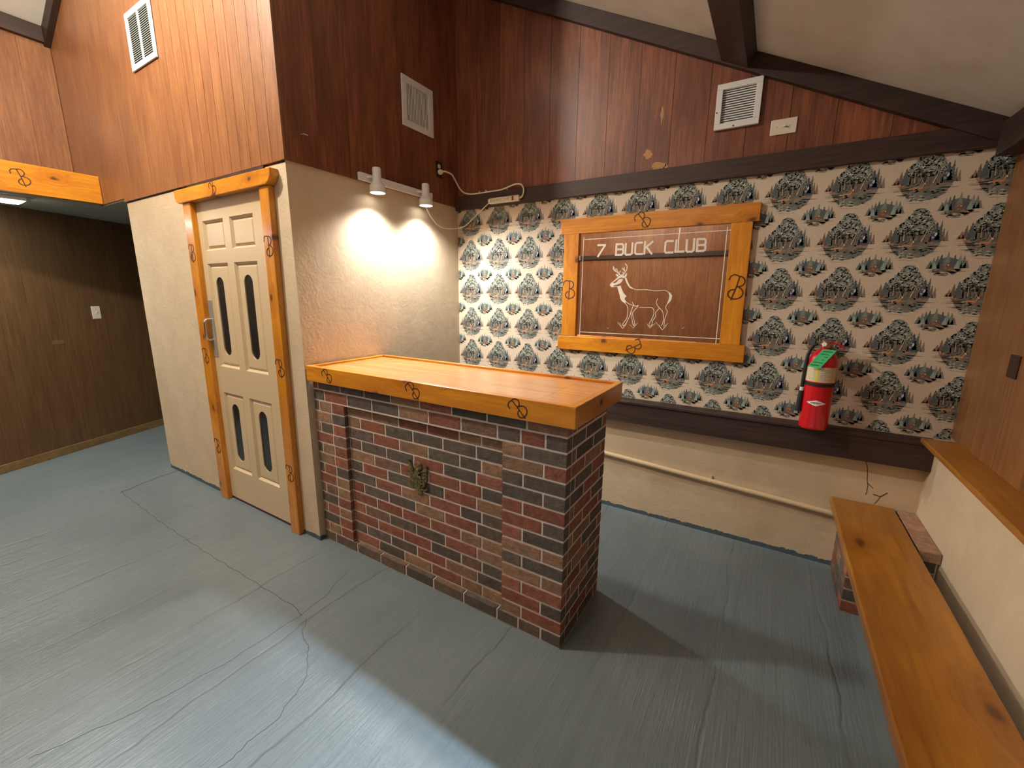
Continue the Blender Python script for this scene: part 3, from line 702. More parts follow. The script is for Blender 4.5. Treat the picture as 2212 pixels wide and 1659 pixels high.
# ---- eagle crest on the bar front
ey = BY0+REC-.0005
eg = thing('eagle_crest', (.818, ey, .615), 'small brass eagle crest fixed to the brick bar front', 'emblem')
def relief(name, poly, d0, d1, mat='brass', bev=.0015):
    return MB().prism(poly, (.818, ey, .615), X, Z, Y, -d1, -d0).build(name, mat, eg, bevel=bev)
relief('shield', [(-.028, .012), (.030, .012), (.030, -.030), (.022, -.052), (.001, -.070), (-.020, -.052), (-.028, -.030)], .006, .018)
relief('shield_band', [(-.028, .000), (.030, .000), (.030, .014), (-.028, .014)], .018, .021)
for k in range(3): relief('shield_stripe', [(-.020+k*.017, -.048), (-.014+k*.017, -.050), (-.014+k*.017, -.002), (-.020+k*.017, -.002)], .018, .0195)
relief('head', [(-.014, .012), (-.016, .030), (-.006, .044), (.008, .044), (.016, .034), (.026, .030), (.016, .024), (.014, .012)], .006, .022)
MB().lathe([(.0, .016), (.016, .014), (.026, .008), (.028, .0)], (.818, ey, .672), (0, -1, 0), 20).build('glory_disc', 'brass', eg, True)
for sg in (-1, 1):
    wg = relief('wing', [(sg*.026, .010), (sg*.034, .040), (sg*.050, .072), (sg*.060, .074), (sg*.066, .050), (sg*.064, .018), (sg*.060, -.010), (sg*.050, -.038), (sg*.036, -.052), (sg*.028, -.030)], .003, .012)
    for k in range(6):
        z_ = .050-k*.017
        MB().ribbon([(.818+sg*.030, ey-.012, .615+z_-.012), (.818+sg*(.064-.003*k), ey-.012, .615+z_)], -Y, .006, .004).build('feather', 'brass', wg)
    relief('claw_branch', [(sg*.016, -.052), (sg*.040, -.060), (sg*.062, -.046), (sg*.066, -.056), (sg*.044, -.074), (sg*.020, -.070)], .002, .010)
relief('tail', [(-.016, -.062), (.018, -.062), (.026, -.090), (.001, -.094), (-.022, -.088)], .001, .009)
for sg, z_ in ((-1, .078), (1, .066)): MB().lathe([(.0, .014), (.006, .011), (.007, .0)], (.818+sg*.060, ey, .615+z_), (0, -1, 0), 12).build('wing_tip', 'brass', eg, True)

# ---- mirror sign
DR = {'fill':[[[1.3585,1.6908],[1.3662,1.6936],[1.3795,1.6844],[1.3737,1.6754],[1.3656,1.6786]],[[1.4348,1.7],[1.426,1.6927],[1.4145,1.6779],[1.4213,1.6688],[1.4332,1.6776]],[[1.3724,1.6709],[1.3798,1.6799],[1.3953,1.6842],[1.4143,1.6809],[1.4274,1.6718],[1.4153,1.6653],[1.3961,1.6706],[1.3808,1.6633],[1.3595,1.6484],[1.3456,1.6393],[1.3406,1.6424],[1.3559,1.6545]],[[1.324,1.6242],[1.3408,1.6394],[1.3483,1.6326],[1.3635,1.6362],[1.3812,1.6572],[1.3967,1.6616],[1.411,1.66],[1.4041,1.645],[1.3923,1.6315],[1.3706,1.624],[1.3517,1.6195],[1.3411,1.6079],[1.3277,1.6156]],[[1.3761,1.6118],[1.3964,1.6178],[1.4041,1.5966],[1.4185,1.5693],[1.4419,1.5467],[1.433,1.539],[1.4273,1.5298],[1.4444,1.5087],[1.4323,1.5024],[1.4092,1.5173],[1.3987,1.5325],[1.3941,1.5539],[1.3828,1.5813]],[[1.4213,1.6688],[1.4322,1.6687],[1.4451,1.6387],[1.4624,1.6116],[1.496,1.5922],[1.46,1.6011],[1.4432,1.6207],[1.4292,1.6448]],[[1.7076,1.5753],[1.7219,1.5725],[1.735,1.551],[1.7289,1.5221],[1.7083,1.4971],[1.7042,1.4956],[1.7122,1.519],[1.7181,1.5509],[1.7124,1.5681]]],'thick':[[[1.3402,1.7438],[1.3386,1.7288],[1.3473,1.7166],[1.3654,1.7072],[1.3805,1.6934]],[[1.3488,1.7331],[1.3542,1.7179]],[[1.3609,1.7283],[1.3701,1.7071]],[[1.4185,1.7581],[1.4302,1.746],[1.4323,1.7282],[1.4249,1.7091],[1.412,1.6914],[1.4093,1.6855]],[[1.401,1.7319],[1.4085,1.7213],[1.4185,1.7122]],[[1.4128,1.7375],[1.4148,1.7212],[1.4184,1.7136]],[[1.3888,1.7119],[1.3814,1.7039],[1.3839,1.6888]],[[1.4064,1.7064],[1.4105,1.6914]],[[1.3806,1.6919],[1.3952,1.6857],[1.4107,1.6884]]],'thin':[[[1.3724,1.6709],[1.3559,1.6545],[1.3406,1.6424],[1.3239,1.6257],[1.326,1.6165],[1.3412,1.6073],[1.357,1.6118],[1.3746,1.6103],[1.3787,1.5966]],[[1.4595,1.6087],[1.496,1.5922],[1.5281,1.5893],[1.564,1.5908],[1.6236,1.5837],[1.6697,1.5853],[1.6925,1.5853],[1.7104,1.5753]],[[1.4092,1.5173],[1.4323,1.5024],[1.4474,1.4874]],[[1.4277,1.5237],[1.4511,1.5027],[1.4863,1.4882],[1.5097,1.4841],[1.5262,1.489]],[[1.4833,1.5094],[1.4923,1.4913],[1.5052,1.4825],[1.5222,1.4814],[1.5038,1.4597],[1.4899,1.4364],[1.4984,1.403],[1.5061,1.3818],[1.5061,1.3603],[1.5018,1.3539]],[[1.4474,1.4874],[1.4571,1.46],[1.4562,1.4262],[1.4518,1.3982],[1.4345,1.3727],[1.4259,1.3567],[1.4359,1.3509],[1.4535,1.3735],[1.4696,1.4143],[1.4798,1.4484],[1.4898,1.4822]],[[1.4845,1.4699],[1.4793,1.4331],[1.4878,1.3996],[1.4946,1.369],[1.5018,1.3539]],[[1.5333,1.4756],[1.6023,1.4772],[1.6174,1.4731],[1.6274,1.4584],[1.6282,1.4287],[1.6172,1.3983],[1.6044,1.3706],[1.6056,1.3555],[1.6215,1.3623],[1.6241,1.3865],[1.6422,1.4202],[1.6391,1.4409],[1.6455,1.453],[1.6614,1.4726]],[[1.6464,1.5341],[1.6391,1.5149],[1.645,1.4959],[1.6612,1.4756],[1.6801,1.4569],[1.6892,1.4336],[1.693,1.4041],[1.6896,1.3743],[1.6819,1.362]],[[1.7056,1.4956],[1.6997,1.4809],[1.7035,1.4693],[1.7135,1.452],[1.7081,1.4312],[1.7014,1.4074],[1.6997,1.3747],[1.6981,1.3598]]],'grass':[[[1.3913,1.3709],[1.4277,1.3302]],[[1.4059,1.37],[1.4244,1.3316]],[[1.4541,1.3642],[1.4293,1.3303]],[[1.4418,1.3574],[1.4308,1.3319]],[[1.4765,1.359],[1.4999,1.3368]],[[1.5283,1.3735],[1.5029,1.3385]],[[1.5164,1.3669],[1.5029,1.3385]],[[1.5895,1.37],[1.6096,1.3421]],[[1.6427,1.3753],[1.6125,1.3437]],[[1.6284,1.3687],[1.611,1.3437]],[[1.645,1.3844],[1.69,1.334]],[[1.6669,1.3673],[1.6899,1.3355]],[[1.7239,1.3787],[1.6929,1.3341]],[[1.7103,1.3692],[1.6928,1.3356]],[[1.3167,1.3296],[1.3254,1.3236],[1.3331,1.3335]],[[1.8109,1.3503],[1.8153,1.3476],[1.8239,1.3597]]],'haze':[[[1.446,1.5785],[1.5284,1.5848],[1.6239,1.5793],[1.6759,1.5795],[1.7086,1.5623],[1.7006,1.5217],[1.6444,1.5032],[1.5869,1.4843],[1.5138,1.4918],[1.4626,1.5181]]],'let':{'7':[[[1.2215,1.8866],[1.2733,1.885],[1.2255,1.8123]]],'B':[[[1.3515,1.8865],[1.3506,1.8174],[1.3891,1.8174],[1.3978,1.8252],[1.4001,1.8443],[1.392,1.8519],[1.3991,1.8587],[1.3979,1.8779],[1.3898,1.8855],[1.3515,1.8865]],[[1.392,1.8519],[1.351,1.8527]]],'U':[[[1.415,1.8866],[1.4142,1.8222],[1.4222,1.8161],[1.4472,1.8161],[1.4582,1.8228],[1.4586,1.889]]],'C':[[[1.5207,1.8881],[1.4868,1.8876],[1.4789,1.881],[1.4788,1.8267],[1.4868,1.8183],[1.5259,1.8177]]],'K':[[[1.5398,1.8909],[1.539,1.8172]],[[1.5874,1.8902],[1.5425,1.8545]],[[1.5492,1.8611],[1.586,1.8154]]],'C2':[[[1.7117,1.888],[1.6755,1.8882],[1.6669,1.8814],[1.6667,1.8282],[1.6744,1.8187],[1.7153,1.8184]]],'L':[[[1.7316,1.8905],[1.7308,1.8223],[1.7797,1.822]]],'U2':[[[1.7933,1.8893],[1.7946,1.8272],[1.8018,1.8193],[1.8279,1.8191],[1.8358,1.8267],[1.8353,1.8927]]],'B2':[[[1.8534,1.8904],[1.8557,1.8201],[1.893,1.8207],[1.9008,1.8269],[1.9018,1.8465],[1.8927,1.8548],[1.9004,1.8618],[1.8997,1.8813],[1.8914,1.8895],[1.8534,1.8904]],[[1.8927,1.8548],[1.8558,1.8553]]]},'border':[[[1.1134,1.9287],[2.0338,1.9311]],[[1.1164,1.9438],[1.1156,1.266]],[[1.1167,1.2915],[2.0369,1.2971]],[[2.011,1.9476],[2.0158,1.2666]]]}
mi = thing('wall_mirror', (1.562, D, 1.163), 'framed mirror etched with a deer and the words of a club', 'mirror')
YFm, YB = D-.030, D-.0015
fbs = []
for nm, poly, mt in (('t', [(.952, 1.968), (2.171, 1.968), (2.171, 2.069), (.952, 2.069)], 'honey_x'), ('b', [(.953, 1.160), (2.178, 1.163), (2.176, 1.268), (.953, 1.256)], 'honey_x'),
                     ('l', [(.980, 1.257), (1.089, 1.259), (1.088, 1.9675), (.977, 1.9675)], 'honey_z'), ('r', [(2.038, 1.267), (2.147, 1.268), (2.141, 1.9675), (2.032, 1.9675)], 'honey_z')):
    fbs.append(MB().prism(poly, (0, 0, 0), X, Z, Y, YFm, YB).build('frame_board', mt, mi, bevel=.002))
brand(fbs[0], (1.522, YFm, 2.020), X, Z, .105, 38); brand(fbs[1], (1.515, YFm, 1.212), X, Z, .105, -62)
brand(fbs[2], (1.028, YFm, 1.585), X, Z, .125, 0); brand(fbs[3], (2.090, YFm, 1.600), X, Z, .135, -14)
YG = D-.009
gl = MB().box(1.06, 2.06, YG, D-.0016, 1.235, 1.985).build('mirror_glass', 'mirror_silver', mi)
cnt = [0]
def rib(lines, wd, name, mat='etch_white'):
    mb = MB()
    for l in lines:
        for p, q in zip(l, l[1:]):
            cnt[0] += 1; mb.ribbon([(p[0], YG, p[1]), (q[0], YG, q[1])], -Y, wd, .0002+.00002*(cnt[0] % 23))
    return mb.build(name, mat, gl)
for l in DR['border']: rib([l], .0045, 'etched_line')
for k in ('7', 'B', 'U', 'C', 'K', 'C2', 'L', 'U2', 'B2'): rib(DR['let'][k], .0125, 'letter')
mb = MB()
for i, p in enumerate(DR['fill']): mb.prism(p, (0, 0, 0), X, Z, Y, YG-.0002-.00002*i, YG)
for i, l in enumerate(DR['thick']): mb.ribbon(smooth_pts([(a, YG, b) for a, b in l]), -Y, .0052, .00036+.00002*i)
for i, l in enumerate(DR['thin']): mb.ribbon(smooth_pts([(a, YG, b) for a, b in l]), -Y, .0034, .00056+.00002*i)
mb.build('etched_deer', 'etch_white', gl)['label'] = 'white outline of a standing deer'
rib(DR['grass'], .0018, 'etched_grass')['kind'] = 'stuff'
MB().box(1.0895, 1.0975, YG-.008, YG, 1.790, 1.822).build('mirror_clip', 'print_white', mi)

# ---- fire extinguisher
fx, fy, fz = 2.552, 1.318, .853
fe = thing('fire_extinguisher', (fx, fy, fz), 'red fire extinguisher with green tag hung on the wallpaper', 'extinguisher')
fr = .0655
MB().lathe([(.0, .006), (.050, .004), (.060, .0), (.0650, .006), (fr, .014), (fr, .375), (.064, .395), (.058, .418), (.046, .440), (.030, .455), (.019, .460), (.018, .474), (.0, .474)], (fx, fy, fz), n=48).build('cylinder', 'red_enamel', fe, True)
MB().lathe([(fr+.0008, .278), (fr+.0008, .362)], (fx, fy, fz), n=48).build('label_band', 'label_cream', fe, True)
MB().lathe([(fr+.0005, .252), (fr+.004, .254), (fr+.004, .270), (fr+.0005, .272)], (fx, fy, fz), n=48).build('strap', 'black_rubber', fe, True)
def oncyl(s, z, d=.0012):                       # s: arc metres, 0 faces the room
    a = -pi/2-.10+s/fr; return Vector((fx+(fr+d)*cos(a), fy+(fr+d)*sin(a), fz+z))
def cyl_poly(name, poly, mat, d=.0012, n=12):
    mb = MB(); s0 = min(p[0] for p in poly); s1 = max(p[0] for p in poly)
    for i in range(n):                          # vertical strips of a convex outline wrapped round the cylinder
        a, b = s0+(s1-s0)*i/n, s0+(s1-s0)*(i+1)/n
        def span(s):
            zs = []
            for k in range(len(poly)):
                p, q = poly[k-1], poly[k]
                if (p[0]-s)*(q[0]-s) <= 0 and abs(p[0]-q[0]) > 1e-9: zs.append(p[1]+(q[1]-p[1])*(s-p[0])/(q[0]-p[0]))
            return (min(zs), max(zs)) if zs else (0, 0)
        za, zb_ = span(a+1e-7 if i == 0 else a), span(b-1e-7 if i == n-1 else b)
        mb.add([oncyl(a, za[0], d), oncyl(b, zb_[0], d), oncyl(b, zb_[1], d), oncyl(a, za[1], d)], [(0, 1, 2, 3)])
    return mb.build(name, mat, fe)
cyl_poly('label_diamond', [(-.046, .158), (0, .141), (.046, .158), (0, .175)], 'print_white')
AM = {'A': [[(0, 0), (.5, 1), (1, 0)], [(.2, .4), (.8, .4)]], 'M': [[(0, 0), (0, 1), (.5, .4), (1, 1), (1, 0)]], 'E': [[(1, 0), (0, 0), (0, 1), (1, 1)], [(0, .5), (.8, .5)]], 'R': [[(0, 0), (0, 1), (.9, 1), (.9, .5), (0, .5)], [(.4, .5), (1, 0)]], 'X': [[(0, 0), (1, 1)], [(0, 1), (1, 0)]]}
def cyl_text(txt, s0, z0, wd, h, name, mat, stw):
    mb = MB()
    for k, chh in enumerate(txt):
        for st in AM.get(chh, []):
            pts = [oncyl(s0+k*wd*1.35+u*wd, z0+v*h, .0016) for u, v in st]
            mb.ribbon(pts, (pts[0]-Vector((fx, fy, pts[0].z))).normalized(), stw, .0003)
    return mb.build(name, mat, fe)
cyl_text('AMEREX', -.0245, .1545, .0060, .0075, 'label_lettering', 'print_dark', .0014)
for k, (a, b, z_, mt) in enumerate(((-.020, -.008, .279, 'label_yellow'),)):
    cyl_poly('label_stripe', [(a, z_), (b, z_), (b, .361), (a, .361)], mt, .0014, 3)
mb = MB()
for k in range(7):
    z_ = .292+k*.0095; l_ = random.Random(k).uniform(.02, .045)
    mb.ribbon([oncyl(0, z_, .0014), oncyl(l_/2, z_, .0014), oncyl(l_, z_, .0014)], (-.1, -1, 0), .0028, .0002)
    mb.ribbon([oncyl(-.052, z_, .0014), oncyl(-.026, z_, .0014)], (-.5, -1, 0), .0022, .0002)
mb.build('label_print', 'vent_slat_grey', fe)['kind'] = 'stuff'
MB().lathe([(.0, .470), (.021, .470), (.021, .490), (.016, .496), (.016, .506), (.0, .506)], (fx, fy, fz), n=20).build('valve', 'chrome', fe, True)
MB().tube([(fx-.012, fy, fz+.487), (fx-.034, fy-.004, fz+.487)], .010, 12).build('hose_coupling', 'steel', fe, True)
MB().tube([(fx-.006, fy-.012, fz+.484), (fx-.008, fy-.028, fz+.488)], .011, 14).build('gauge', 'print_white', fe, True)
MB().prism([(-.018, .500), (.010, .502), (.062, .492), (.086, .466), (.082, .460), (.058, .484), (.008, .494), (-.018, .492)], (fx, fy-.009, fz), X, Z, Y, 0, .018).build('carry_handle', 'red_enamel', fe, bevel=.002)
MB().prism([(-.016, .510), (.012, .514), (.060, .520), (.062, .514), (.012, .507), (-.016, .504)], (fx, fy-.008, fz), X, Z, Y, 0, .016).build('squeeze_lever', 'chrome', fe, bevel=.0015)
hs = [(-.034, -.004, .487), (-.050, -.008, .478), (-.063, -.012, .455), (-.070, -.014, .42), (-.0735, -.014, .36), (-.0745, -.013, .30), (-.0745, -.012, .24), (-.0745, -.012, .222)]
MB().tube([(fx+a, fy+b, fz+c) for a, b, c in hs], .0085, 12).build('hose', 'black_rubber', fe, True)
MB().tube([(fx-.0745, fy-.012, fz+.235), (fx-.0745, fy-.012, fz+.214)], .0098, 14).build('hose_ferrule', 'white_metal', fe, True)
MB().tube([(fx-.0745, fy-.012, fz+.214), (fx-.0745, fy-.012, fz+.200), (fx-.0755, fy-.012, fz+.10), (fx-.0755, fy-.012, fz+.092)], [.011, .0125, .0165, .0165], 16).build('nozzle', 'black_rubber', fe, True)
tg = MB().prism([(2.541, 1.290), (2.598, 1.286), (2.538, 1.186), (2.483, 1.192)], (0, 0, 0), X, Z, Y, -.0006, .0006)
tg.map(lambda q: Vector((q.x, 1.268+(q.z-1.185)*.30+q.y-.030, q.z+.026))).build('inspection_tag', 'tag_green', fe)
mb = MB()
for k in range(6):
    zz = 1.278-k*.015; sh = (1.288-zz)*.60; a, b = 2.549-sh, 2.549-sh+(.034 if k % 2 else .040)
    if k in (2, 3): a += .026
    mb.ribbon([(a, 1.268+(zz-1.185)*.30-.0312, zz), (b, 1.268+(zz-1.185)*.30-.0312, zz-.003)], (0, -1, .3), .0035, .0003)
mb.map(lambda q: Vector((q.x, q.y, q.z+.026))).build('tag_print', 'print_dark', fe)
MB().box(fx-.02, fx+.02, fy+.060, D-.0022, fz+.30, fz+.42).box(fx-.012, fx+.012, fy+.012, fy+.062, fz+.474, fz+.482).box(fx-.012, fx+.012, fy+.056, D-.0022, fz+.40, fz+.482).build('wall_hook', 'steel', fe)

fe.scale = (1, 1, .94)

# ---- bench
EX0, EX1, EZ = 2.700, 2.980, .434
pl = MB()
n_ = 24; y0_, y1_ = -.62, D-.004
rb = random.Random(5); wl_ = [rb.uniform(-.0012, .0012) for _ in range(n_+1)]; wr_ = [rb.uniform(-.0012, .0012) for _ in range(n_+1)]
outl = [(EX0+wl_[i], y0_+(y1_-y0_)*i/n_) for i in range(n_+1)]+[(EX1+wr_[i], y0_+(y1_-y0_)*i/n_) for i in range(n_, -1, -1)]
pl.prism(outl, (0, 0, 0), X, Y, Z, EZ-.045, EZ)
bench = tag(pl.build('bench', 'bench_wood', bevel=.006), 'long honey-coloured plank bench seat along the right wall', 'bench')
def pier(y0, y1, label):
    p = thing('brick_pier', (2.91, (y0+y1)/2, 0), label, 'pier', 'brick piers carrying the bench')
    MB().box(2.760, RW-.004, y0+.004, y1-.002, 0, EZ-.0465).build('mortar_core', 'mortar', p)
    global nb
    h = (EZ-.046)/6
    for r in range(6):
        z0, z1 = r*h, (r+1)*h-.008; zc = (z0+z1)/2; zh = z1-z0
        for a, b in row(2.756, RW-.002, .205 if r % 2 else .105): nb += 1; brick(p, ((a+b-JT)/2, y0+.045, zc), (b-a-JT, .09, zh), nb)
        for a, b in row(y0+.099, y1, .205 if r % 2 else .10):
            nb += 1; brick(p, (2.756+.045, (a+b-JT)/2+.0, zc), (.09, max(.02, b-a-JT), zh), nb)
    return p
pr1 = pier(1.02, D-.004, 'low brick pier under the far end of the bench')
pier(-.56, -.32, 'low brick pier under the near end of the bench')
nb += 1
for a, b in ((1.005, 1.215), (1.222, D-.006)):
    nb += 1; brick(pr1, (3.029, (a+b)/2, EZ-.030), (.078, b-a, .05), nb, (.34, .195, .125))

# ---- track light on the closet side
tr = thing('track_light', (.010, .78, 2.258), 'white track light with two lit spot heads on the side wall', 'lamp')
MB().box(.0105, .032, .455, 1.115, 2.236, 2.281).build('track_rail', 'white_metal', tr, bevel=.002)
for yy in (.545, .985):
    MB().tube([(.032, yy-.035, 2.262), (.052, yy-.02, 2.262), (.07, yy, 2.262)], .006, 10).build('swivel_arm', 'white_metal', tr, True)
    hd_ = MB().lathe([(.0, .0), (.022, .0), (.026, -.006), (.027, -.070), (.030, -.085), (.045, -.104), (.0475, -.112), (.0475, -.148), (.0455, -.148), (.0455, -.118), (.0, -.105)], (.082, yy, 2.316), n=32).build('lamp_head', 'white_metal', tr, True)
    MB().lathe([(.0, -.146), (.030, -.144), (.0445, -.136)], (.082, yy, 2.316), n=28).build('bulb', 'bulb_glow', hd_, True)
    sp = lamp('spot_beam', 'SPOT', (.096, yy, 2.155), 76, (1.0, .965, .91), spot_size=rad(150), spot_blend=.85, shadow_soft_size=.035)
    sp.rotation_euler = (0, rad(-24), 0)
MB().tube(smooth_pts([(.06, 1.00, 2.235), (.035, 1.035, 2.175), (.03, 1.10, 2.105), (.03, 1.20, 2.055), (.05, 1.33, 2.06), (.10, 1.40, 2.08), (.20, 1.413, 2.15), (.30, 1.412, 2.215), (.345, 1.409, 2.240), (.362, 1.403, 2.245)]), .0038, 8).build('lamp_cord', 'ivory', tr, True)
MB().box(.348, .374, 1.378, 1.3885, 2.232, 2.258).build('lamp_plug', 'ivory', tr, bevel=.004)

# ---- power strip with cord, outlet
ps = thing('power_strip', (.483, 1.40, 2.226), 'ivory power strip with red switch on the dark board', 'power strip')
sb = MB().box(.352, .614, 1.389, D-.0285, 2.224, 2.266).build('strip_body', 'ivory', ps, bevel=.006)
for k in range(6):
    xk = .366+k*.030
    so = MB().box(xk-.010, xk+.010, 1.3878, 1.3889, 2.233, 2.257).build('socket', 'ivory', ps)
    MB().box(xk-.005, xk-.003, 1.3872, 1.3877, 2.243, 2.252).box(xk+.003, xk+.005, 1.3872, 1.3877, 2.243, 2.252).build('slot', 'print_dark', so)
MB().box(.556, .570, 1.385, 1.3889, 2.230, 2.260).build('rocker_switch', 'switch_red', ps, bevel=.001)
cordp = [(.045, 1.214, 2.452), (.07, 1.225, 2.452), (.085, 1.28, 2.440), (.075, 1.34, 2.405), (.075, 1.385, 2.365), (.10, 1.41, 2.335), (.16, 1.420, 2.322), (.23, 1.424, 2.320), (.34, 1.424, 2.322), (.44, 1.424, 2.324), (.52, 1.418, 2.338), (.58, 1.410, 2.345), (.625, 1.406, 2.335), (.646, 1.404, 2.305), (.644, 1.404, 2.268), (.628, 1.404, 2.248), (.612, 1.404, 2.245)]
MB().tube(smooth_pts(cordp), .0058, 10).build('power_cord', 'ivory', ps, True)
MB().lathe([(.0, .0), (.018, .0), (.019, .010), (.014, .024), (.008, .034), (.0, .034)], (.0185, 1.214, 2.452), (1, 0, 0), 18).build('power_plug', 'ivory', ps, True)
ol = thing('wall_outlet', (.010, 1.213, 2.47), 'brown wall outlet with ivory sockets beside the corner', 'outlet')
MB().box(.0105, .0165, 1.178, 1.248, 2.413, 2.527).build('cover_plate', 'brown_plastic', ol, bevel=.002)
for z_ in (2.452, 2.492): MB().lathe([(.0, .0015), (.0155, .0015), (.017, 0)], (.0166, 1.213, z_), (1, 0, 0), 20).build('socket_face', 'ivory', ol)
for k, (x_, lb) in enumerate(((.227, 'leftmost small white cable clip above the dark board'), (.290, 'middle small white cable clip above the dark board'), (.485, 'rightmost small white cable clip beside the power strip cord'))):
    c_ = thing('cable_clip', (x_, 1.435, 2.330), lb, 'clip', 'cable clips above the dark board')
    MB().box(x_-.006, x_+.006, D-.0125, D-.0021, 2.318, 2.340).build('clip_body', 'print_white', c_, bevel=.002)
    MB().tube([(x_, D-.022, 2.334), (x_, D-.0126, 2.334)], .0025, 8).build('nail', 'steel', c_)

# ---- vents
def vent(origin, U, N, w_, h_, fw, cols, slats, vertical, label, slat_mat, t=.012, sl_ratio=.55, tilt=.22):
    o, U, N = Vector(origin), Vector(U), Vector(N)
    v = thing('wall_vent', o, label, 'vent')
    MB().prism([(0, 0), (w_, 0), (w_, h_), (0, h_)], o, U, Z, N, .0004, .002).build('backing', 'vent_dark', v)
    fr_ = MB()
    for a, b, c, d in ((0, w_, 0, fw), (0, w_, h_-fw, h_), (0, fw, fw, h_-fw), (w_-fw, w_, fw, h_-fw)):
        fr_.prism([(a, c), (b, c), (b, d), (a, d)], o, U, Z, N, .002, t)
    for k in range(1, cols):
        u = w_*k/cols; fr_.prism([(u-.008, fw), (u+.008, fw), (u+.008, h_-fw), (u-.008, h_-fw)], o, U, Z, N, .002, t)
    fr_.build('frame', 'vent_white', v, bevel=.002)
    for k in range(cols):
        a, b = (fw if k == 0 else w_*k/cols+.008), (w_-fw if k == cols-1 else w_*(k+1)/cols-.008)
        for j in range(slats):
            mb = MB()
            if vertical:
                p = (b-a)/slats; c = a+p*(j+.5); q = p*sl_ratio/2
                mb.add([o+U*(c-q)+Z*fw+N*.0022, o+U*(c+q)+Z*fw+N*(.0022+p*tilt), o+U*(c+q)+Z*(h_-fw)+N*(.0022+p*tilt), o+U*(c-q)+Z*(h_-fw)+N*.0022,
                        o+U*(c-q)+Z*fw+N*.0034, o+U*(c+q)+Z*fw+N*(.0034+p*tilt), o+U*(c+q)+Z*(h_-fw)+N*(.0034+p*tilt), o+U*(c-q)+Z*(h_-fw)+N*.0034],
                       [(0, 1, 2, 3), (7, 6, 5, 4), (0, 4, 5, 1), (1, 5, 6, 2), (2, 6, 7, 3), (3, 7, 4, 0)])
            else:
                p = (h_-2*fw)/slats; c = fw+p*(j+.5); q = p*sl_ratio/2
                mb.add([o+U*a+Z*(c+q)+N*.0022, o+U*b+Z*(c+q)+N*.0022, o+U*b+Z*(c-q)+N*(.0022+p*tilt), o+U*a+Z*(c-q)+N*(.0022+p*tilt),
                        o+U*a+Z*(c+q)+N*.0034, o+U*b+Z*(c+q)+N*.0034, o+U*b+Z*(c-q)+N*(.0034+p*tilt), o+U*a+Z*(c-q)+N*(.0034+p*tilt)],
                       [(0, 1, 2, 3), (7, 6, 5, 4), (0, 4, 5, 1), (1, 5, 6, 2), (2, 6, 7, 3), (3, 7, 4, 0)])
            mb.build('slat', slat_mat, v)
    return v
vent((-1.634, -.0105, 3.014), X, -Y, .387, .341, .034, 2, 22, False, 'tall white louvred vent on the panelling above the door', 'vent_slat_grey', sl_ratio=.50)
vent((.0105, .852, 2.668), Y, X, .304, .308, .042, 1, 15, True, 'white vent with upright slats on the dark side panelling', 'vent_white', sl_ratio=.60, tilt=.04)
v3 = vent((1.885, D-.0025, 2.477), X, -Y, .224, .232, .030, 1, 14, False, 'square white fan vent beside the wall switch on the gable', 'vent_white', t=.022, sl_ratio=.62)
for x_, z_ in ((1.893, 2.566), (1.985, 2.486)): MB().lathe([(.0, .002), (.004, .0015), (.0045, 0)], (x_, D-.0246, z_), (0, -1, 0), 10).build('screw', 'vent_dark', v3)

# ---- switches
def wall_switch(o, U, N, w_, h_, label, horiz):
    o, U, N = Vector(o), Vector(U), Vector(N); s_ = thing('light_switch', o, label, 'switch')
    MB().prism([(-w_/2, -h_/2), (w_/2, -h_/2), (w_/2, h_/2), (-w_/2, h_/2)], o, U, Z, N, .0004, .006).build('switch_plate', 'ivory', s_, bevel=.0025)
    A = U if horiz else Z; Bv = Z if horiz else U; mb = MB()
    mb.prism([(-.012, -.005), (.012, -.005), (.012, .005), (-.012, .005)], o, A, Bv, N, .006, .0075)
    mb.build('toggle_collar', 'ivory', s_)
    mb = MB(); mb.prism([(-.003, .006), (.006, .006), (.013, .020), (.006, .021)], o-Bv*.004, A, N, Bv, 0, .008); mb.build('toggle', 'ivory', s_)
    for q in (-1, 1): MB().lathe([(.0, .001), (.003, 0)], o+A*(q*.030)+N*.0061, N, 8).build('screw', 'steel', s_)
wall_switch((2.228, D-.0022, 2.444), X, -Y, .120, .076, 'ivory light switch mounted sideways beside the gable vent', True)
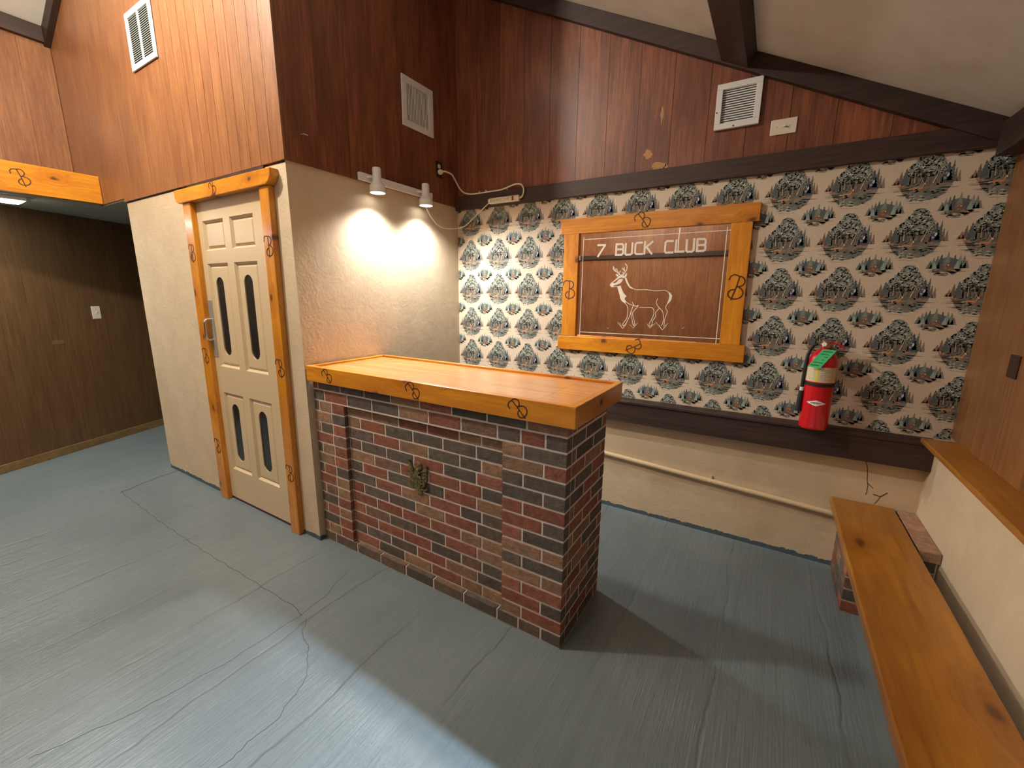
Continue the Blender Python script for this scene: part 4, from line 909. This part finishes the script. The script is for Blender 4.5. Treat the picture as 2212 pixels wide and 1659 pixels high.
c0 = P0+dv*((-.05+.848)/.9276+.10); c0 = Vector((-3.551, .047, 1.333))
c0 = c0-nv*((c0-P0).dot(nv))
wall_switch(c0, dv, nv, .078, .124, 'white light switch on the dark brown alcove wall', False)
plain('plate_patch', (.16, .10, .055), .5)
MB().prism([(-.045, -.018), (.045, -.018), (.045, .018), (-.045, .018)], (P0+dv*.60+Z*1.072), dv, Z, nv, .0003, .0010).build('patch_mark', 'plate_patch', wa)
MB().tube([(.0105, .098, 2.385), (.022, .105, 2.388), (.030, .125, 2.385)], .003, 6).build('hook_screw', 'steel', gs)

# ---- pipe on the plaster below the ledge
pq = thing('wall_pipe', (2.03, D-.02, .37), 'thin cream painted pipe running along the low back wall', 'pipe')
ppt = [Vector((x_, D-.0175, .4235-(x_-1.25)*.0615)) for x_ in (.62, 1.0, 1.4, 1.8, 2.2, 2.74)]
MB().tube(ppt, .0160, 12).build('pipe_run', 'cream_paint', pq, True)
for x_ in (1.1, 2.075): 
    z_ = .4235-(x_-1.25)*.0615
    MB().tube([(x_, D-.0005, z_+.014), (x_, D-.022, z_+.014), (x_, D-.0325, z_), (x_, D-.022, z_-.014), (x_, D-.0005, z_-.014)], .004, 6).box(x_-.006, x_+.006, D-.010, D-.0006, z_+.012, z_+.034).build('pipe_clip', 'cream_paint', pq)

# ---- alcove ceiling light
al = thing('ceiling_light', (-2.84, -1.0, 2.25), 'narrow fluorescent ceiling light behind the header beam', 'lamp')
MB().box(-2.94, -2.74, -1.66, -.43, 2.222, 2.2495).build('housing', 'white_metal', al, bevel=.003)
MB().box(-2.925, -2.755, -1.645, -.445, 2.212, 2.2215).build('diffuser', 'tube_glow', al, bevel=.003)

# ---- pull cord behind the camera, seen only in the mirror
cd_ = tag(MB().tube([(.894, -3.0, 3.40), (.892, -3.0, 3.0), (.898, -3.0, 2.6), (.890, -3.0, 2.40), (.896, -3.0, 2.24)], .009, 6).build('pull_cord', 'print_white', None, True), 'thin white pull cord hanging down, seen in the mirror', 'cord')
